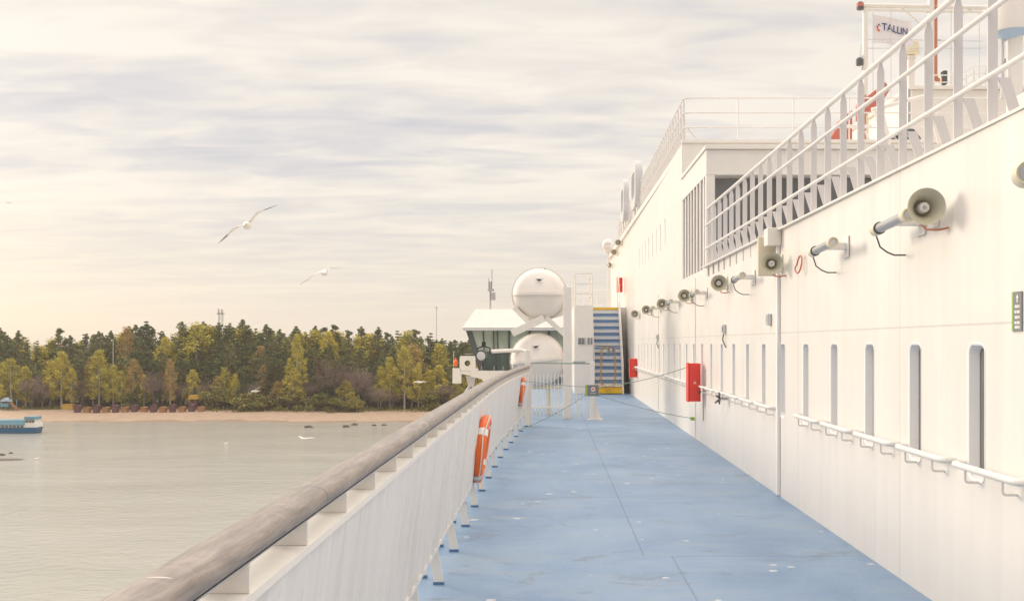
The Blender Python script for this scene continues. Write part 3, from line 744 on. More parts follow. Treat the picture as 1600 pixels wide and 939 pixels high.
# ------------------------------------------------------------------ rope barrier with its sign
def rope(a, b, sag, label):
    a, b = Vector(a), Vector(b); pts = [a.lerp(b, t / 16) + Vector((0, 0, -sag * 4 * (t / 16) * (1 - t / 16))) for t in range(17)]
    mb = MB(); mb.tube(pts, 0.0065, 6); solo('rope', mb, 'rope_green', (a + b) / 2, label, 'rope', 'green ropes closing off the deck')
S = P(925, 610, 18.0)
BU, BL = Vector((-0.60, 18.0, 1.06)), Vector((-0.60, 18.0, 0.12))
rope(BU, S + Vector((-0.12, 0, 0.07)), 0.02, 'upper green rope from the bulwark to the small dark sign')
rope(S + Vector((0.12, 0, 0.06)), (2.42, 16.9, 1.33), 0.05, 'upper green rope from the small dark sign to the red cabinet')
rope(BL, S + Vector((-0.12, 0, -0.09)), 0.05, 'lower green rope from the foot of the bulwark to the small dark sign')
rope(S + Vector((0.12, 0, -0.09)), (2.64, 17.7, 0.36), 0.04, 'lower green rope from the small dark sign to the wall eye')
m = MB(); m.box(2.58, wx(17.7) - 0.001, 17.66, 17.74, 0.33, 0.39)
solo('rope_cleat', m, 'green_strip', (2.62, 17.7, 0.36), 'small green cleat low on the wall at the end of the rope', 'cleat', bevel=0.006)
def ropesign(c, label, s=1.0):
    o = thing('barrier_sign', c, label, 'sign', 'dark signs hanging on ropes'); x, y, z = c
    mb = MB(); mb.box(x - 0.085 * s, x + 0.125 * s, y - 0.014, y + 0.0, z - 0.105 * s, z + 0.105 * s); part('plate', mb, 'sign_grey', o, 0.002)
    mb = MB(); mb.box(x - 0.125 * s, x - 0.0855 * s, y - 0.014, y + 0.0, z - 0.105 * s, z + 0.105 * s); part('edge_strip', mb, 'green_strip', o)
    mb = MB(); mb.lathe((x + 0.02 * s, y - 0.0145, z + 0.025 * s), (0, -1, 0), [(0, 0.042 * s), (0.002, 0.042 * s)], 20); part('emblem', mb, 'band_white', o)
    mb = MB(); q = y - 0.0172; mb.box(x - 0.01 * s, x + 0.05 * s, q - 0.002, q, z + 0.018 * s, z + 0.034 * s); mb.box(x + 0.012 * s, x + 0.028 * s, q - 0.0015, q, z + 0.0 * s, z + 0.055 * s); part('emblem_mark', mb, 'emblem_red', o, smooth=False)
    mb = MB()
    for k in range(6): mb.box(x - 0.035 * s + k * 0.019 * s, x - 0.023 * s + k * 0.019 * s, y - 0.0165, y - 0.0143, z - 0.058 * s, z - 0.04 * s)
    part('lettering', mb, 'light_grey', o, smooth=False)
ropesign(S, 'dark sign with a green edge hanging where the ropes cross the deck')

# ------------------------------------------------------------------ fence, raft station
fn = thing('fence', (0.2, 22, 0), 'white barred fence across the deck in front of the life rafts', 'fence')
m = MB(); m.box(-0.5, 0.40, 21.98, 22.02, 0.26, 0.30); part('bottom_rail', m, 'white_paint', fn)
m = MB(); m.tube([(-0.46, 22, 1.295), (0.94, 22, 1.28)], 0.014, 8); part('top_wire', m, 'rope_green', fn)
m = MB(); m.box(0.52, 0.80, 21.97, 21.99, 1.30, 1.335); part('wire_clamp', m, 'grey_metal', fn)
for i in range(17):
    x = -0.40 + i * 0.083
    if 0.28 < x < 0.52: continue
    m = MB(); m.box(x - 0.011, x + 0.011, 22.025, 22.045, 0.10, 1.04); part('bar', m, 'white_paint', fn)
m = MB(); m.box(0.90, 1.0, 21.95, 22.05, 0.01, 1.32); part('post', m, 'white_paint', fn, 0.006)
m = MB(); m.prism([(1.0, 21.99, 0.01), (1.17, 21.99, 0.01), (1.0, 21.99, 0.55)], (0, 0.02, 0)); m.box(0.86, 1.2, 21.9, 22.1, 0.001, 0.012); part('gusset', m, 'white_paint', fn, smooth=False)

rk = thing('raft_rack', (0.4, 22.4, 0), 'white steel post and cradle arms carrying two life raft barrels', 'rack')
m = MB(); m.box(0.30, 0.49, 22.2, 22.4, 0.0, 3.05); part('post', m, 'white_paint', rk, 0.01)
def beam(a, b, wd, dp):
    a, b = Vector(a), Vector(b); t = (b - a).normalized(); nn_ = Vector((-t.z, 0, t.x)) * wd / 2
    mb = MB(); mb.prism([a + nn_, b + nn_, b - nn_, a - nn_], (0, dp, 0)); return mb
part('arm', beam(P(800, 521, 23.2), P(850, 497, 23.2), 0.17, 0.14), 'white_paint', rk, 0.008)
part('arm', beam(P(803, 480, 23.4), P(833, 511, 23.4), 0.12, 0.12), 'white_paint', rk, 0.008)
part('arm', beam(P(846, 499, 23.6), P(886, 487, 23.6), 0.12, 0.12), 'white_paint', rk, 0.008)
part('arm', beam(P(852, 495, 23.4), P(884, 524, 23.4), 0.12, 0.12), 'white_paint', rk, 0.008)
m = MB(); m.prism([P(797, 545, 23.3), P(816, 545, 23.3), P(852, 548, 23.3), P(852, 553, 23.3), P(797, 551, 23.3)], (0, 0.1, 0))
for x in (-0.55, -0.05): m.box(x - 0.05, x + 0.05, 23.7, 23.8, 0.0, 0.75)
m.box(-0.75, 0.3, 23.65, 23.85, 0.62, 0.70); part('cradle', m, 'cream_paint', rk, 0.006)
m = MB(); m.box(-0.90, -0.80, 23.0, 23.2, 1.05, 1.25); part('hydrostatic_release', m, 'grey_metal', rk, 0.01)
def raft(c, label, tilt):
    c = Vector(c); o = thing('life_raft', c, label, 'life raft', 'white life raft barrels'); Rr = 0.66
    def half(sgn):
        mb = MB(); K, n = 12, 22; vs = []; fs = []
        for i in range(K + 1):
            t = -1 + 2 * i / K; yy = math.copysign(abs(t) ** 0.75, t) * 0.80; rr = Rr * max(0.0, 1 - abs(t) ** 3.2) ** 0.42
            for q in range(n + 1):
                a = math.pi * q / n; vs.append(c + Vector((rr * math.cos(a), yy, sgn * rr * math.sin(a) * 0.97)))
        for i in range(K):
            for q in range(n):
                f_ = (i * (n + 1) + q, i * (n + 1) + q + 1, (i + 1) * (n + 1) + q + 1, (i + 1) * (n + 1) + q)
                fs.append(f_ if sgn > 0 else f_[::-1])
        mb.add(vs, fs); return mb
    part('upper_shell', half(1), 'raft_shell', o, ang=60); part('lower_shell', half(-1), 'raft_shell', o, ang=60)
    mb = MB(); pts = []
    for i in range(40):
        a = 2 * math.pi * i / 40; ca, sa = math.cos(a), math.sin(a)
        pts.append((c.x + math.copysign(abs(ca) ** 0.55, ca) * (Rr + 0.03), c.y + math.copysign(abs(sa) ** 0.7, sa) * 0.83, c.z - 0.035))
    mb.prism(pts, (0, 0, 0.07)); part('seam_flange', mb, 'raft_shell', o)
    mb = MB()
    for yy in (-0.42, 0.3): mb.tube([c + Vector((0.672 * math.cos(t), yy, 0.655 * math.sin(t))) for t in [2 * math.pi * i / 32 for i in range(32)]], 0.012, 6, closed=True)
    part('strap', mb, 'rope_white', o)
    # bird-like emblem on the end
    def front(dx_, dz_):
        r_ = math.hypot(dx_, dz_) / Rr; t = min(0.985, max(0.02, 1 - (r_ ** (1 / 0.42)))) ** (1 / 3.2)
        return c + Vector((dx_, -(abs(t) ** 0.75) * 0.80 - 0.006, dz_))
    mb = MB(); pl = [(-0.10, 0.36), (-0.05, 0.345), (0.0, 0.355), (0.05, 0.345), (0.10, 0.36), (0.04, 0.315), (0.0, 0.29), (-0.04, 0.315)]
    mb.prism([front(a, b) for a, b in pl], (0, 0.004, 0)); part('emblem', mb, 'emblem_dark', o, smooth=False)
    mb = MB()
    for k in range(4):
        q = [(-0.085 + k * 0.045, 0.255), (-0.052 + k * 0.045, 0.255), (-0.052 + k * 0.045, 0.235), (-0.085 + k * 0.045, 0.235)]
        mb.prism([front(a, b) for a, b in q], (0, 0.004, 0))
    part('lettering', mb, 'light_grey', o, smooth=False)
    mb = MB(); mb.tube([c + Vector((0.64, -0.5, 0.2)), c + Vector((0.66, -0.52, 0.05)), c + Vector((0.64, -0.5, -0.2)), c + Vector((0.58, -0.48, -0.42))], 0.014, 6); part('painter_line', mb, 'copper_pipe', o)
    o.rotation_euler = (0, R(tilt), 0); return o
raft(P(843, 461, 24.0), 'upper round white life raft barrel with a dark emblem, raised on cradle arms', 0)
raft(P(840, 562, 24.0), 'lower round white life raft barrel behind the barred fence', -6)
m = MB(); q = P(852, 425, 24.2); m.box(q.x - 0.09, q.x + 0.09, 24.1, 24.3, q.z - 0.10, q.z + 0.03); m.tube([(q.x, 24.2, q.z), (q.x - 0.03, 24.2, q.z + 0.08)], 0.04, 8)
solo('beacon', m, 'dark_grey', q, 'small dark device on top of the upper life raft', 'beacon', bevel=0.015)

# boom with a floodlight over the cap rail
bo = thing('boom', (-0.5, 20.6, 1.5), 'white boom pipe reaching outboard from the bulwark end post', 'boom')
m = MB(); m.tube([P(768, 549, 20.6), P(815, 547, 20.6), P(822, 549, 20.5), P(824, 556, 20.4), (-0.475, 20.38, 1.2)], 0.04, 12); part('pipe', m, 'white_paint', bo)
m = MB(); m.box(-0.56, -0.40, 20.36, 20.46, 0.0, 1.2); part('pedestal', m, 'white_paint', bo, 0.006)
sl_ = thing('floodlight', P(755, 552, 20.6), 'black and silver floodlight on the outboard end of the white boom', 'floodlight')
c = P(755, 553, 20.6)
m = MB(); m.lathe(c + Vector((0, 0.12, 0)), (-0.2, -1, -0.2), [(0, 0.06), (0.1, 0.115), (0.2, 0.125), (0.21, 0.10)], 20); part('housing', m, 'dark_grey', sl_)
m = MB(); m.lathe(c + Vector((0, 0.12, 0)), (-0.2, -1, -0.2), [(0.211, 0.095), (0.225, 0.06), (0.228, 0.01)], 20); part('lens', m, 'light_grey', sl_)
m = MB(); m.tube([c + Vector((0.14, 0.05, 0)), c + Vector((0.14, 0.05, 0.13)), c + Vector((0, 0.05, 0.17)), c + Vector((-0.13, 0.05, 0.12)), c + Vector((-0.13, 0.05, 0))], 0.016, 8); m.box(c.x - 0.03, c.x + 0.05, c.y, c.y + 0.1, c.z + 0.15, c.z + 0.26); part('yoke', m, 'black_rubber', sl_)

# ------------------------------------------------------------------ platform house, stairs
ph = thing('platform_house', (1.8, 35.2, 0), 'white steel platform house the blue stairs lead up to', 'deckhouse')
m = MB(); m.box(0.85, wx(40) - 0.004, 35.25, 44.9, 0.0, 3.06); part('wall', m, 'hull_white', ph, smooth=False)
m = MB(); m.box(0.82, 1.47, 33.0, 35.24, 0.0, 3.06); part('locker', m, 'white_paint', ph, 0.012)
for x in (0.95, 1.27):
    m = MB(); m.box(x, x + 0.26 if x < 1.1 else x + 0.17, 32.975, 32.998, 1.70, 1.94); v_ = part('vent', m, 'grey_metal', ph, 0.004)
    m = MB()
    for k in range(2):
        for j in range(3): m.box(x + 0.02 + k * 0.11, x + 0.10 + k * 0.11 - (0.04 if x > 1.1 else 0), 32.966, 32.974, 1.73 + j * 0.065, 1.77 + j * 0.065)
    part('grille', m, 'dark_grey', v_)
pr = thing('platform_railing', (1.2, 33.1, 3.06), 'white tube railing around the raised platform left of the stairs', 'railing')
for z in (3.45, 3.78, 4.14):
    m = MB(); m.tube([(0.86, 38, z), (0.86, 33.06, z), (1.44, 33.06, z), (1.44, 35.2, z)], 0.02, 8); part('rail', m, 'white_paint', pr)
for x, y in ((0.86, 33.06), (1.44, 33.06), (0.86, 35.5), (0.86, 38), (1.44, 35.2)):
    m = MB(); m.tube([(x, y, 3.06), (x, y, 4.14)], 0.022, 8); part('stanchion', m, 'white_paint', pr)
p2 = thing('end_railing', (2.1, 44, 3.06), 'thin white railing at the far end of the raised platform', 'railing')
for z in (3.5, 3.9, 4.2):
    m = MB(); m.tube([(0.95, 44.6, z), (2.75, 44.6, z)], 0.018, 8); part('rail', m, 'white_paint', p2)
for x in (0.95, 1.55, 2.15, 2.75):
    m = MB(); m.tube([(x, 44.6, 3.06), (x, 44.6, 4.2)], 0.018, 8); part('stanchion', m, 'white_paint', p2)

st = thing('stairs', (2.0, 33, 0), 'steep steel stairs with blue treads between white stringers', 'stairs')
SX0, SX1, NS = 1.53, 2.47, 13; rise = 3.06 / NS; run = 2.15 / NS
for x0, x1 in ((SX0 - 0.05, SX0), (SX1, SX1 + 0.05)):
    m = MB(); m.prism([(x0, 32.85, 0.0), (x0, 33.15, 0.0), (x0, 35.24, 2.90), (x0, 35.24, 3.22), (x0, 35.10, 3.22), (x0, 32.85, 0.14)], (x1 - x0, 0, 0)); part('stringer', m, 'white_paint', st, 0.005)
for i in range(NS):
    z = (i + 1) * rise - 0.02; y0 = 33.02 + i * run
    m = MB(); m.box(SX0 + 0.002, SX1 - 0.002, y0, y0 + 0.22, z - 0.035, z); m.box(SX0 + 0.002, SX1 - 0.002, y0 - 0.006, y0 - 0.001, z - 0.085, z + 0.002)
    lab = 'yellow painted bottom tread' if i == 0 else ('yellow painted top tread' if i == NS - 1 else None)
    t_ = part('tread', m, 'yellow' if lab else 'blue_tread', st, label=lab)
    m = MB(); m.box(SX0 + 0.002, SX1 - 0.002, y0 + 0.012, y0 + 0.02, z - rise + 0.022, z - 0.036); part('riser', m, 'frame_white', t_)
m = MB(); m.add([(SX0 + 0.002, 33.28, 0.1), (SX1 - 0.002, 33.28, 0.1), (SX1 - 0.002, 35.22, 2.88), (SX0 + 0.002, 35.22, 2.88)], [(0, 1, 2, 3)])
m.add([(SX0 + 0.002, 33.30, 0.1), (SX1 - 0.002, 33.30, 0.1), (SX1 - 0.002, 35.24, 2.88), (SX0 + 0.002, 35.24, 2.88)], [(3, 2, 1, 0)]); part('back_plate', m, 'light_grey', st, smooth=False)
m = MB(); m.box(SX0 + 0.002, SX1 - 0.002, 32.87, 32.99, 0.03, 0.14); part('kick_plate', m, 'yellow', st, 0.01)
for x in (SX0 - 0.025, SX1 + 0.025):
    m = MB(); m.tube([(x, 32.95, 0.1), (x, 32.95, 1.0), (x, 33.05, 1.12), (x, 35.2, 4.2), (x, 35.8, 4.2), (x, 35.8, 3.06)], 0.02, 8); part('handrail', m, 'white_paint', st)
# coiled hose / rope hanging across the stairs with a small sign
hs = MB()
for k in range(3):
    xo = k * 0.028
    hs.tube([(1.72 + xo, 32.80, 1.50), (1.70 + xo, 32.80, 0.9), (1.70 + xo, 32.80, 0.45), (1.78 + xo, 32.80, 0.22 + k * 0.05), (1.97, 32.80, 0.13 + k * 0.05), (2.16 - xo, 32.80, 0.22 + k * 0.05), (2.24 - xo, 32.80, 0.45), (2.24 - xo, 32.80, 0.9), (2.22 - xo, 32.80, 1.50), (2.10 - xo, 32.80, 1.60), (1.97, 32.80, 1.62), (1.84 + xo, 32.80, 1.6)], 0.011, 6, closed=True)
solo('coiled_rope', hs, 'rope_tan', (1.97, 32.8, 0.13), 'long loop of tan rope hanging across the blue stairs', 'rope')
ch = MB(); ch.tube([(SX0 - 0.025, 32.93, 1.62), (1.97, 32.84, 1.58), (SX1 + 0.025, 32.93, 1.62)], 0.012, 6)
solo('stair_chain', ch, 'grey_metal', (1.97, 32.85, 1.6), 'chain stretched across the blue stairs at waist height', 'chain')
ropesign(Vector((2.05, 32.77, 1.50)), 'small dark sign hanging on the chain in front of the blue stairs')

# satellite dome, edge-on letters on the roof
sd_ = thing('satellite_dome', (2.52, 42, 3.06), 'small white ball dome on a thin mast above the stairs', 'dome')
m = MB(); m.ball((2.52, 42, 6.03), 0.26, 0.26, 0.27, 20, 12); m.lathe((2.52, 42, 5.68), (0, 0, 1), [(0, 0.12), (0.16, 0.2)], 16); part('dome', m, 'raft_shell', sd_)
m = MB(); m.box(2.40, 2.62, 41.72, 41.735, 6.06, 6.085); part('marking', m, 'pale_blue', sd_)
m = MB(); m.tube([(2.52, 42, 3.06), (2.52, 42, 5.70)], 0.035, 10); m.tube([(2.52, 42, 5.2), (2.3, 42, 5.2)], 0.02, 8); part('mast', m, 'white_paint', sd_)
def slab_letter(y0, y1, z0, z1, x, th, label, rail):
    o = thing('roof_letter', (x, (y0 + y1) / 2, z0), label, 'letter', 'big upright letters seen edge on')
    mb = MB(); out = rrect((y1 - y0) / 2, (z1 - z0) / 2, 0.5, 8); inn = rrect((y1 - y0) / 2 - 0.32, (z1 - z0) / 2 - 0.32, 0.25, 8); n = len(out); vs = []
    for xx in (x, x + th):
        for ring in (out, inn): vs += [(xx, (y0 + y1) / 2 + p[0], (z0 + z1) / 2 + p[1]) for p in ring]
    fs = []
    for i in range(n):
        j = (i + 1) % n; fs += [(i, j, n + j, n + i), (2 * n + i, 3 * n + i, 3 * n + j, 2 * n + j), (i, 2 * n + i, 2 * n + j, j), (n + i, n + j, 3 * n + j, 3 * n + i)]
    mb.add(vs, fs); part('face', mb, 'light_grey', o)
    mb = MB()
    for yy in (y0 + 0.4, y1 - 0.4): mb.tube([(x + th / 2, yy, z0 - 0.2), (x + th / 2, yy, z0 + 0.2)], 0.04, 8); mb.tube([(x + th, yy, z1 - 0.7), (x + th + 0.8, yy, z0 - 0.15)], 0.025, 8)
    part('support', mb, 'white_paint', o)
slab_letter(29.6, 31.4, 6.0, 7.45, 2.62, 0.22, 'nearer of two big rounded letters standing edge on along the roof edge', True)
slab_letter(33.0, 34.6, 6.0, 7.45, 2.52, 0.18, 'farther of two big rounded letters standing edge on along the roof edge', True)

# ------------------------------------------------------------------ bridge wing
DW = 42.0
bwg = thing('bridge_wing', (-2, DW, 0), 'white bridge wing cabin with sloped roof and green tinted windows jutting over the water', 'bridge wing')
def W(px, py, d=0.0): return P(px, py, DW + d)
a, b, c_, d_ = W(722, 512), W(890, 512), W(880, 482), W(741, 482)
m = MB(); m.add([a, b, c_ + Vector((0, 0.8, 0)), d_ + Vector((0, 0.8, 0)), a + Vector((0, 5, 0)), b + Vector((0, 5, 0)), c_ + Vector((0, 4.2, 0)), d_ + Vector((0, 4.2, 0))],
      [(0, 1, 2, 3), (7, 6, 5, 4), (3, 2, 6, 7), (0, 3, 7, 4), (1, 5, 6, 2), (4, 5, 1, 0)]); part('roof', m, 'white_paint', bwg, smooth=False)
m = MB(); m.prism([W(722, 512.3, -0.05), W(890, 512.3, -0.05), W(890, 516.5, -0.05), W(724, 516.5, -0.05)], (0, 5.1, 0)); part('fascia', m, 'light_grey', bwg, smooth=False)
mat('glass_painted_sky', (0.40, 0.46, 0.38), 0.12, var=0.3, vs=0.7)  # pale colour stands for sky seen through and mirrored in the upper panes
m = MB(); m.prism([W(x, y, 0.25) for x, y in [(728, 517), (890, 517), (890, 549), (741, 549)]], (0, 4.4, 0)); part('upper_glazing', m, 'glass_painted_sky', bwg, smooth=False)
m = MB(); m.prism([W(x, y, 0.25) for x, y in [(742, 551.5), (890, 551.5), (890, 578), (752, 578)]], (0, 4.4, 0)); part('lower_glazing', m, 'glass_green', bwg, smooth=False)
m = MB(); m.prism([W(x, y, 0.22) for x, y in [(741, 549.1), (890, 549.1), (890, 551.4), (742, 551.4)]], (0, 4.5, 0)); part('transom', m, 'dark_grey', bwg, smooth=False)
for x0, x1, lean in ((728, 737, 20), (754, 756, 3), (770, 772, 2), (776, 778, 2), (794, 797, 0), (826, 829, 0), (856, 859, 0)):
    m = MB(); m.prism([W(x0, 516.6, 0.19), W(x1, 516.6, 0.19), W(x1 + lean, 579, 0.19), W(x0 + lean, 579, 0.19)], (0, 0.055, 0)); part('mullion', m, 'dark_grey', bwg, smooth=False)
m = MB(); m.prism([W(735, 579), W(890, 579), W(890, 589), W(772, 589), W(760, 601), W(752, 592), W(735, 588)], (0, 4.8, 0)); part('floor', m, 'white_paint', bwg, smooth=False)
m = MB(); m.prism([W(772, 589.2, 0.5), W(890, 589.2, 0.5), W(890, 700, 0.5), W(815, 700, 0.5)], (0, 3.6, 0)); part('support', m, 'white_paint', bwg, smooth=False)
# outboard plate with a round hole, box below it, brackets
m = MB(); out = []; inn = []; K = 24; cx_, cy_, rr = 730.5, 567.5, 4.6
for i in range(K):
    t = 2 * math.pi * i / K; ct, s_ = math.cos(t), math.sin(t)
    k_ = 1 / max(abs(ct) / 12.5, abs(s_) / 11.5); inn.append((cx_ + rr * ct, cy_ + rr * s_)); out.append((cx_ + k_ * ct, cy_ + k_ * s_))
for dd in (0.0, 0.3):
    m.v += [W(x, y, dd) for x, y in out] + [W(x, y, dd) for x, y in inn]
for i in range(K):
    j = (i + 1) % K; m.f += [(i, j, K + j, K + i), (2 * K + i, 3 * K + i, 3 * K + j, 2 * K + j), (i, 2 * K + i, 2 * K + j, j), (K + i, K + j, 3 * K + j, 3 * K + i)]
part('fairlead_plate', m, 'white_paint', bwg, smooth=False)
m = MB(); m.prism([W(707, 575.5), W(720, 575.5), W(720, 599), W(707, 599)], (0, 0.4, 0)); m.prism([W(720.2, 579.5), W(734.8, 579.5), W(734.8, 587), W(720.2, 584)], (0, 0.4, 0)); part('side_box', m, 'white_paint', bwg, 0.01)
m = MB(); m.prism([W(728, 588.5, 0.4), W(742, 588.5, 0.4), W(740, 603, 0.4), (W(731, 603, 0.4))], (0, 0.4, 0)); m.tube([W(736, 600, 0.6), W(728, 612, 0.6), W(724, 622, 0.6)], 0.06, 8); m.tube([W(736, 600, 0.6), W(745, 612, 0.6)], 0.06, 8); part('bracket', m, 'light_grey', bwg)
m = MB(); m.tube([W(726, 553, 0.6), W(748, 553, 0.6)], 0.02, 8); m.tube([W(709, 549, 0.4), W(709, 575, 0.4)], 0.02, 8)
for x in (752, 772, 786): m.tube([W(x, 579, 0.1), W(x, 572, 0.1)], 0.02, 6)
part('rail', m, 'grey_metal', bwg)
m = MB(); q = W(712, 567, 0.3); m.ball(q, 0.10, 0.10, 0.17, 14, 9); m.tube([q + Vector((0, 0, 0.15)), q + Vector((0, 0, 0.24))], 0.03, 8)
solo('marker_buoy', m, 'orange', q, 'small orange marker buoy on the outer end of the bridge wing', 'buoy')
am = thing('antenna_mast', W(766, 482, 2), 'grey whip antenna mast on the bridge wing roof', 'antenna')
m = MB(); m.tube([W(766, 483, 2), W(766, 440, 2)], 0.05, 8); m.tube([W(768.5, 452, 2), W(768.5, 421, 2)], 0.025, 8); m.tube([W(763.5, 455, 2), W(763.5, 435, 2)], 0.02, 8); part('mast', m, 'grey_metal', am)
m = MB(); m.prism([W(767, 457, 1.9), W(774, 457, 1.9), W(774, 469, 1.9), W(767, 469, 1.9)], (0, 0.2, 0)); m.prism([W(762, 451, 1.9), W(772, 451, 1.9), W(772, 455, 1.9), W(762, 455, 1.9)], (0, 0.2, 0)); part('housing', m, 'grey_metal', am, 0.01)

# ------------------------------------------------------------------ masts, flag and gear behind the upper railing
DM = 27.0
def Q(px, py, d=0.0): return P(px, py, DM + d)
mh = thing('mast_house', (9, DM, UT), 'white low deckhouse carrying the masts behind the upper railing', 'deckhouse')
m = MB(); m.box(9.85, 14.0, 26.2, 32, UT, 9.2 - 0.55); part('wall', m, 'white_paint', mh, 0.02)
m = MB(); m.box(9.75, 14.1, 26.1, 32.1, 8.655, 8.75); part('roof', m, 'white_paint', mh, 0.01)
gm = thing('signal_mast', Q(1352, 225), 'white signal mast frame with crossbeam, stays and lamps at the top right', 'mast')
m = MB(); m.tube([Q(1352, 232), Q(1352, 14)], 0.075, 12); part('post', m, 'white_paint', gm)
m = MB(); m.tube([Q(1345, 9), Q(1545, 13)], 0.06, 10); m.tube([Q(1352, 16), Q(1535, 20)], 0.04, 10); part('crossbeam', m, 'white_paint', gm)
m = MB(); m.tube([Q(1410, 13), Q(1440, 40)], 0.03, 8); m.tube([Q(1490, 30), Q(1520, 14)], 0.03, 8); part('strut', m, 'white_paint', gm)
for px in (1364, 1392, 1486, 1530):
    m = MB(); m.tube([Q(px, 10, 0.05), Q(px, 150, 0.05)], 0.010, 6); part('stay', m, 'light_grey', gm)
for y0, y1 in ((62, 65), (76, 76)):
    m = MB(); m.tube([Q(1352, y0, 0.1), Q(1535, y1, 0.1)], 0.012, 6); part('stay', m, 'light_grey', gm)
m = MB(); m.tube([Q(1346, 88), Q(1353, 92), Q(1346, 110)], 0.02, 6); m.tube([Q(1346, 70, .05), Q(1343, 95, .05)], 0.012, 6); part('lamp_arm', m, 'light_grey', gm)
for px, py, lb in ((1344, 10, None), (1343, 97, None)):
    m = MB(); q = Q(px, py); m.lathe(q - Vector((0, 0, 0.11)), (0, 0, 1), [(0, 0.07), (0.02, 0.10), (0.17, 0.10), (0.22, 0.06)], 14); nl = part('navigation_lamp', m, 'dark_grey', gm)
    if py == 10:
        m = MB(); m.lathe(q - Vector((0, 0, 0.03)), (0, 0, 1), [(0, 0.104), (0.1, 0.104)], 14, cap=False); part('lens', m, 'red_dull', nl)
m = MB(); m.tube([Q(1351, 150), Q(1351, 232)], 0.11, 12); part('base', m, 'cream_paint', gm)
mm = thing('main_mast', Q(1455, 140), 'white pole mast with a copper coloured pipe beside the flag', 'mast')
m = MB(); m.tube([Q(1455, 150), Q(1455, -40)], 0.09, 12); part('pole', m, 'white_paint', mm)
m = MB(); m.tube([Q(1461, -40), Q(1461, 118), Q(1463, 124), Q(1468, 127), Q(1474, 127)], 0.065, 10); part('pipe', m, 'copper_pipe', mm)
m = MB()
for py in (20, 63): m.tube([Q(1448, py), Q(1470, py)], 0.02, 6)
part('clamp', m, 'grey_metal', mm)

# company flag
fg = thing('flag', Q(1364, 25, 0.2), 'white flag with blue lettering and a red mark hanging on a halyard', 'flag')
m = MB(); NXF, NZF = 22, 12; vs = []; fs = []
def flagpt(s_, t): return Q(1364 + 62 * s_, 24 + 44 * t + 10 * s_ - 4 * s_ * t, 0.2) + Vector((0, 0.05 * math.sin(s_ * 8 + t * 2.0) * (0.25 + s_), 0.03 * math.sin(s_ * 7)))
for j in range(NZF + 1):
    for i in range(NXF + 1): vs.append(flagpt(i / NXF, j / NZF))
for j in range(NZF):
    for i in range(NXF): a = j * (NXF + 1) + i; fs.append((a, a + 1, a + NXF + 2, a + NXF + 1))
m.add(vs, fs); m.add([v_ + Vector((0, 0.004, 0)) for v_ in vs], [f_[::-1] for f_ in fs]); part('cloth', m, 'flag_white', fg)
cu = bpy.data.curves.new('lettering', 'FONT'); cu.body = 'TALLIN'; cu.size = 1.0; cu.offset = 0.012; cu.resolution_u = 3
to = bpy.data.objects.new('tmp', cu); COL.objects.link(to); bpy.context.view_layer.update()
tm = bpy.data.meshes.new_from_object(to.evaluated_get(bpy.context.evaluated_depsgraph_get()))
tw = max(v_.co.x for v_ in tm.vertices); th_ = max(v_.co.y for v_ in tm.vertices)
m = MB(); mp = [flagpt(0.22 + 0.66 * v_.co.x / tw, 0.53 - 0.25 * v_.co.y / th_) + Vector((0, -0.03, 0)) for v_ in tm.vertices]
m.add(mp, [tuple(p.vertices) for p in tm.polygons]); bpy.data.objects.remove(to); part('lettering', m, 'navy', fg, smooth=False)
m = MB(); m.add([flagpt(s_, t) + Vector((0, -0.03, 0)) for s_, t in ((0.10, 0.42), (0.15, 0.30), (0.20, 0.44), (0.15, 0.36))], [(0, 1, 3), (3, 1, 2)]); part('emblem', m, 'navy', fg, smooth=False)
m = MB(); m.add([flagpt(s_, t) + Vector((0, -0.03, 0)) for s_, t in ((0.08, 0.40), (0.13, 0.38), (0.13, 0.50), (0.18, 0.56), (0.14, 0.62))], [(0, 1, 2, 3, 4)]); part('emblem_mark', m, 'emblem_red', fg, smooth=False)

rd = thing('radar_pedestal', Q(1422, 150), 'beige box shaped antenna on a pale pedestal behind the railing', 'antenna')
m = MB(); m.lathe(Q(1423, 87, 0.6), (0, 0, 1), [(0, 0.16), (0.02, 0.24), (0.34, 0.22), (0.40, 0.16)], 16); part('housing', m, 'cream_paint', rd)
m = MB(); m.tube([Q(1423, 88, 0.6), Q(1423, 160, 0.6)], 0.11, 12); m.tube([Q(1416, 90, 0.6), Q(1423, 105, 0.6), Q(1430, 90, 0.6)], 0.03, 8); part('pedestal', m, 'white_paint', rd)
dm_ = thing('dome_antenna', (7.1, 14.5, 3.0), 'large white drum dome with blue underside on a thick post at the top right', 'dome')
def DQ(px, py): return P(px, py, 14.5)
q = DQ(1580, 52); m = MB(); m.lathe(Vector((q.x, q.y, q.z)), (0, 0, 1), [(0, 0.295), (0.03, 0.31), (0.9, 0.30), (1.15, 0.20), (1.22, 0.05)], 28); part('dome', m, 'raft_shell', dm_)
m = MB(); m.lathe(Vector((q.x, q.y, q.z - 0.10)), (0, 0, 1), [(0, 0.11), (0.06, 0.17), (0.098, 0.27)], 28); part('base_ring', m, 'pale_blue', dm_)
m = MB(); m.tube([(q.x + 0.05, q.y, 3.0), (q.x + 0.05, q.y, q.z - 0.06)], 0.115, 16); part('post', m, 'white_paint', dm_)
m = MB(); m.tube([DQ(1566, 62), DQ(1566, 155)], 0.03, 8); part('conduit', m, 'light_grey', dm_)
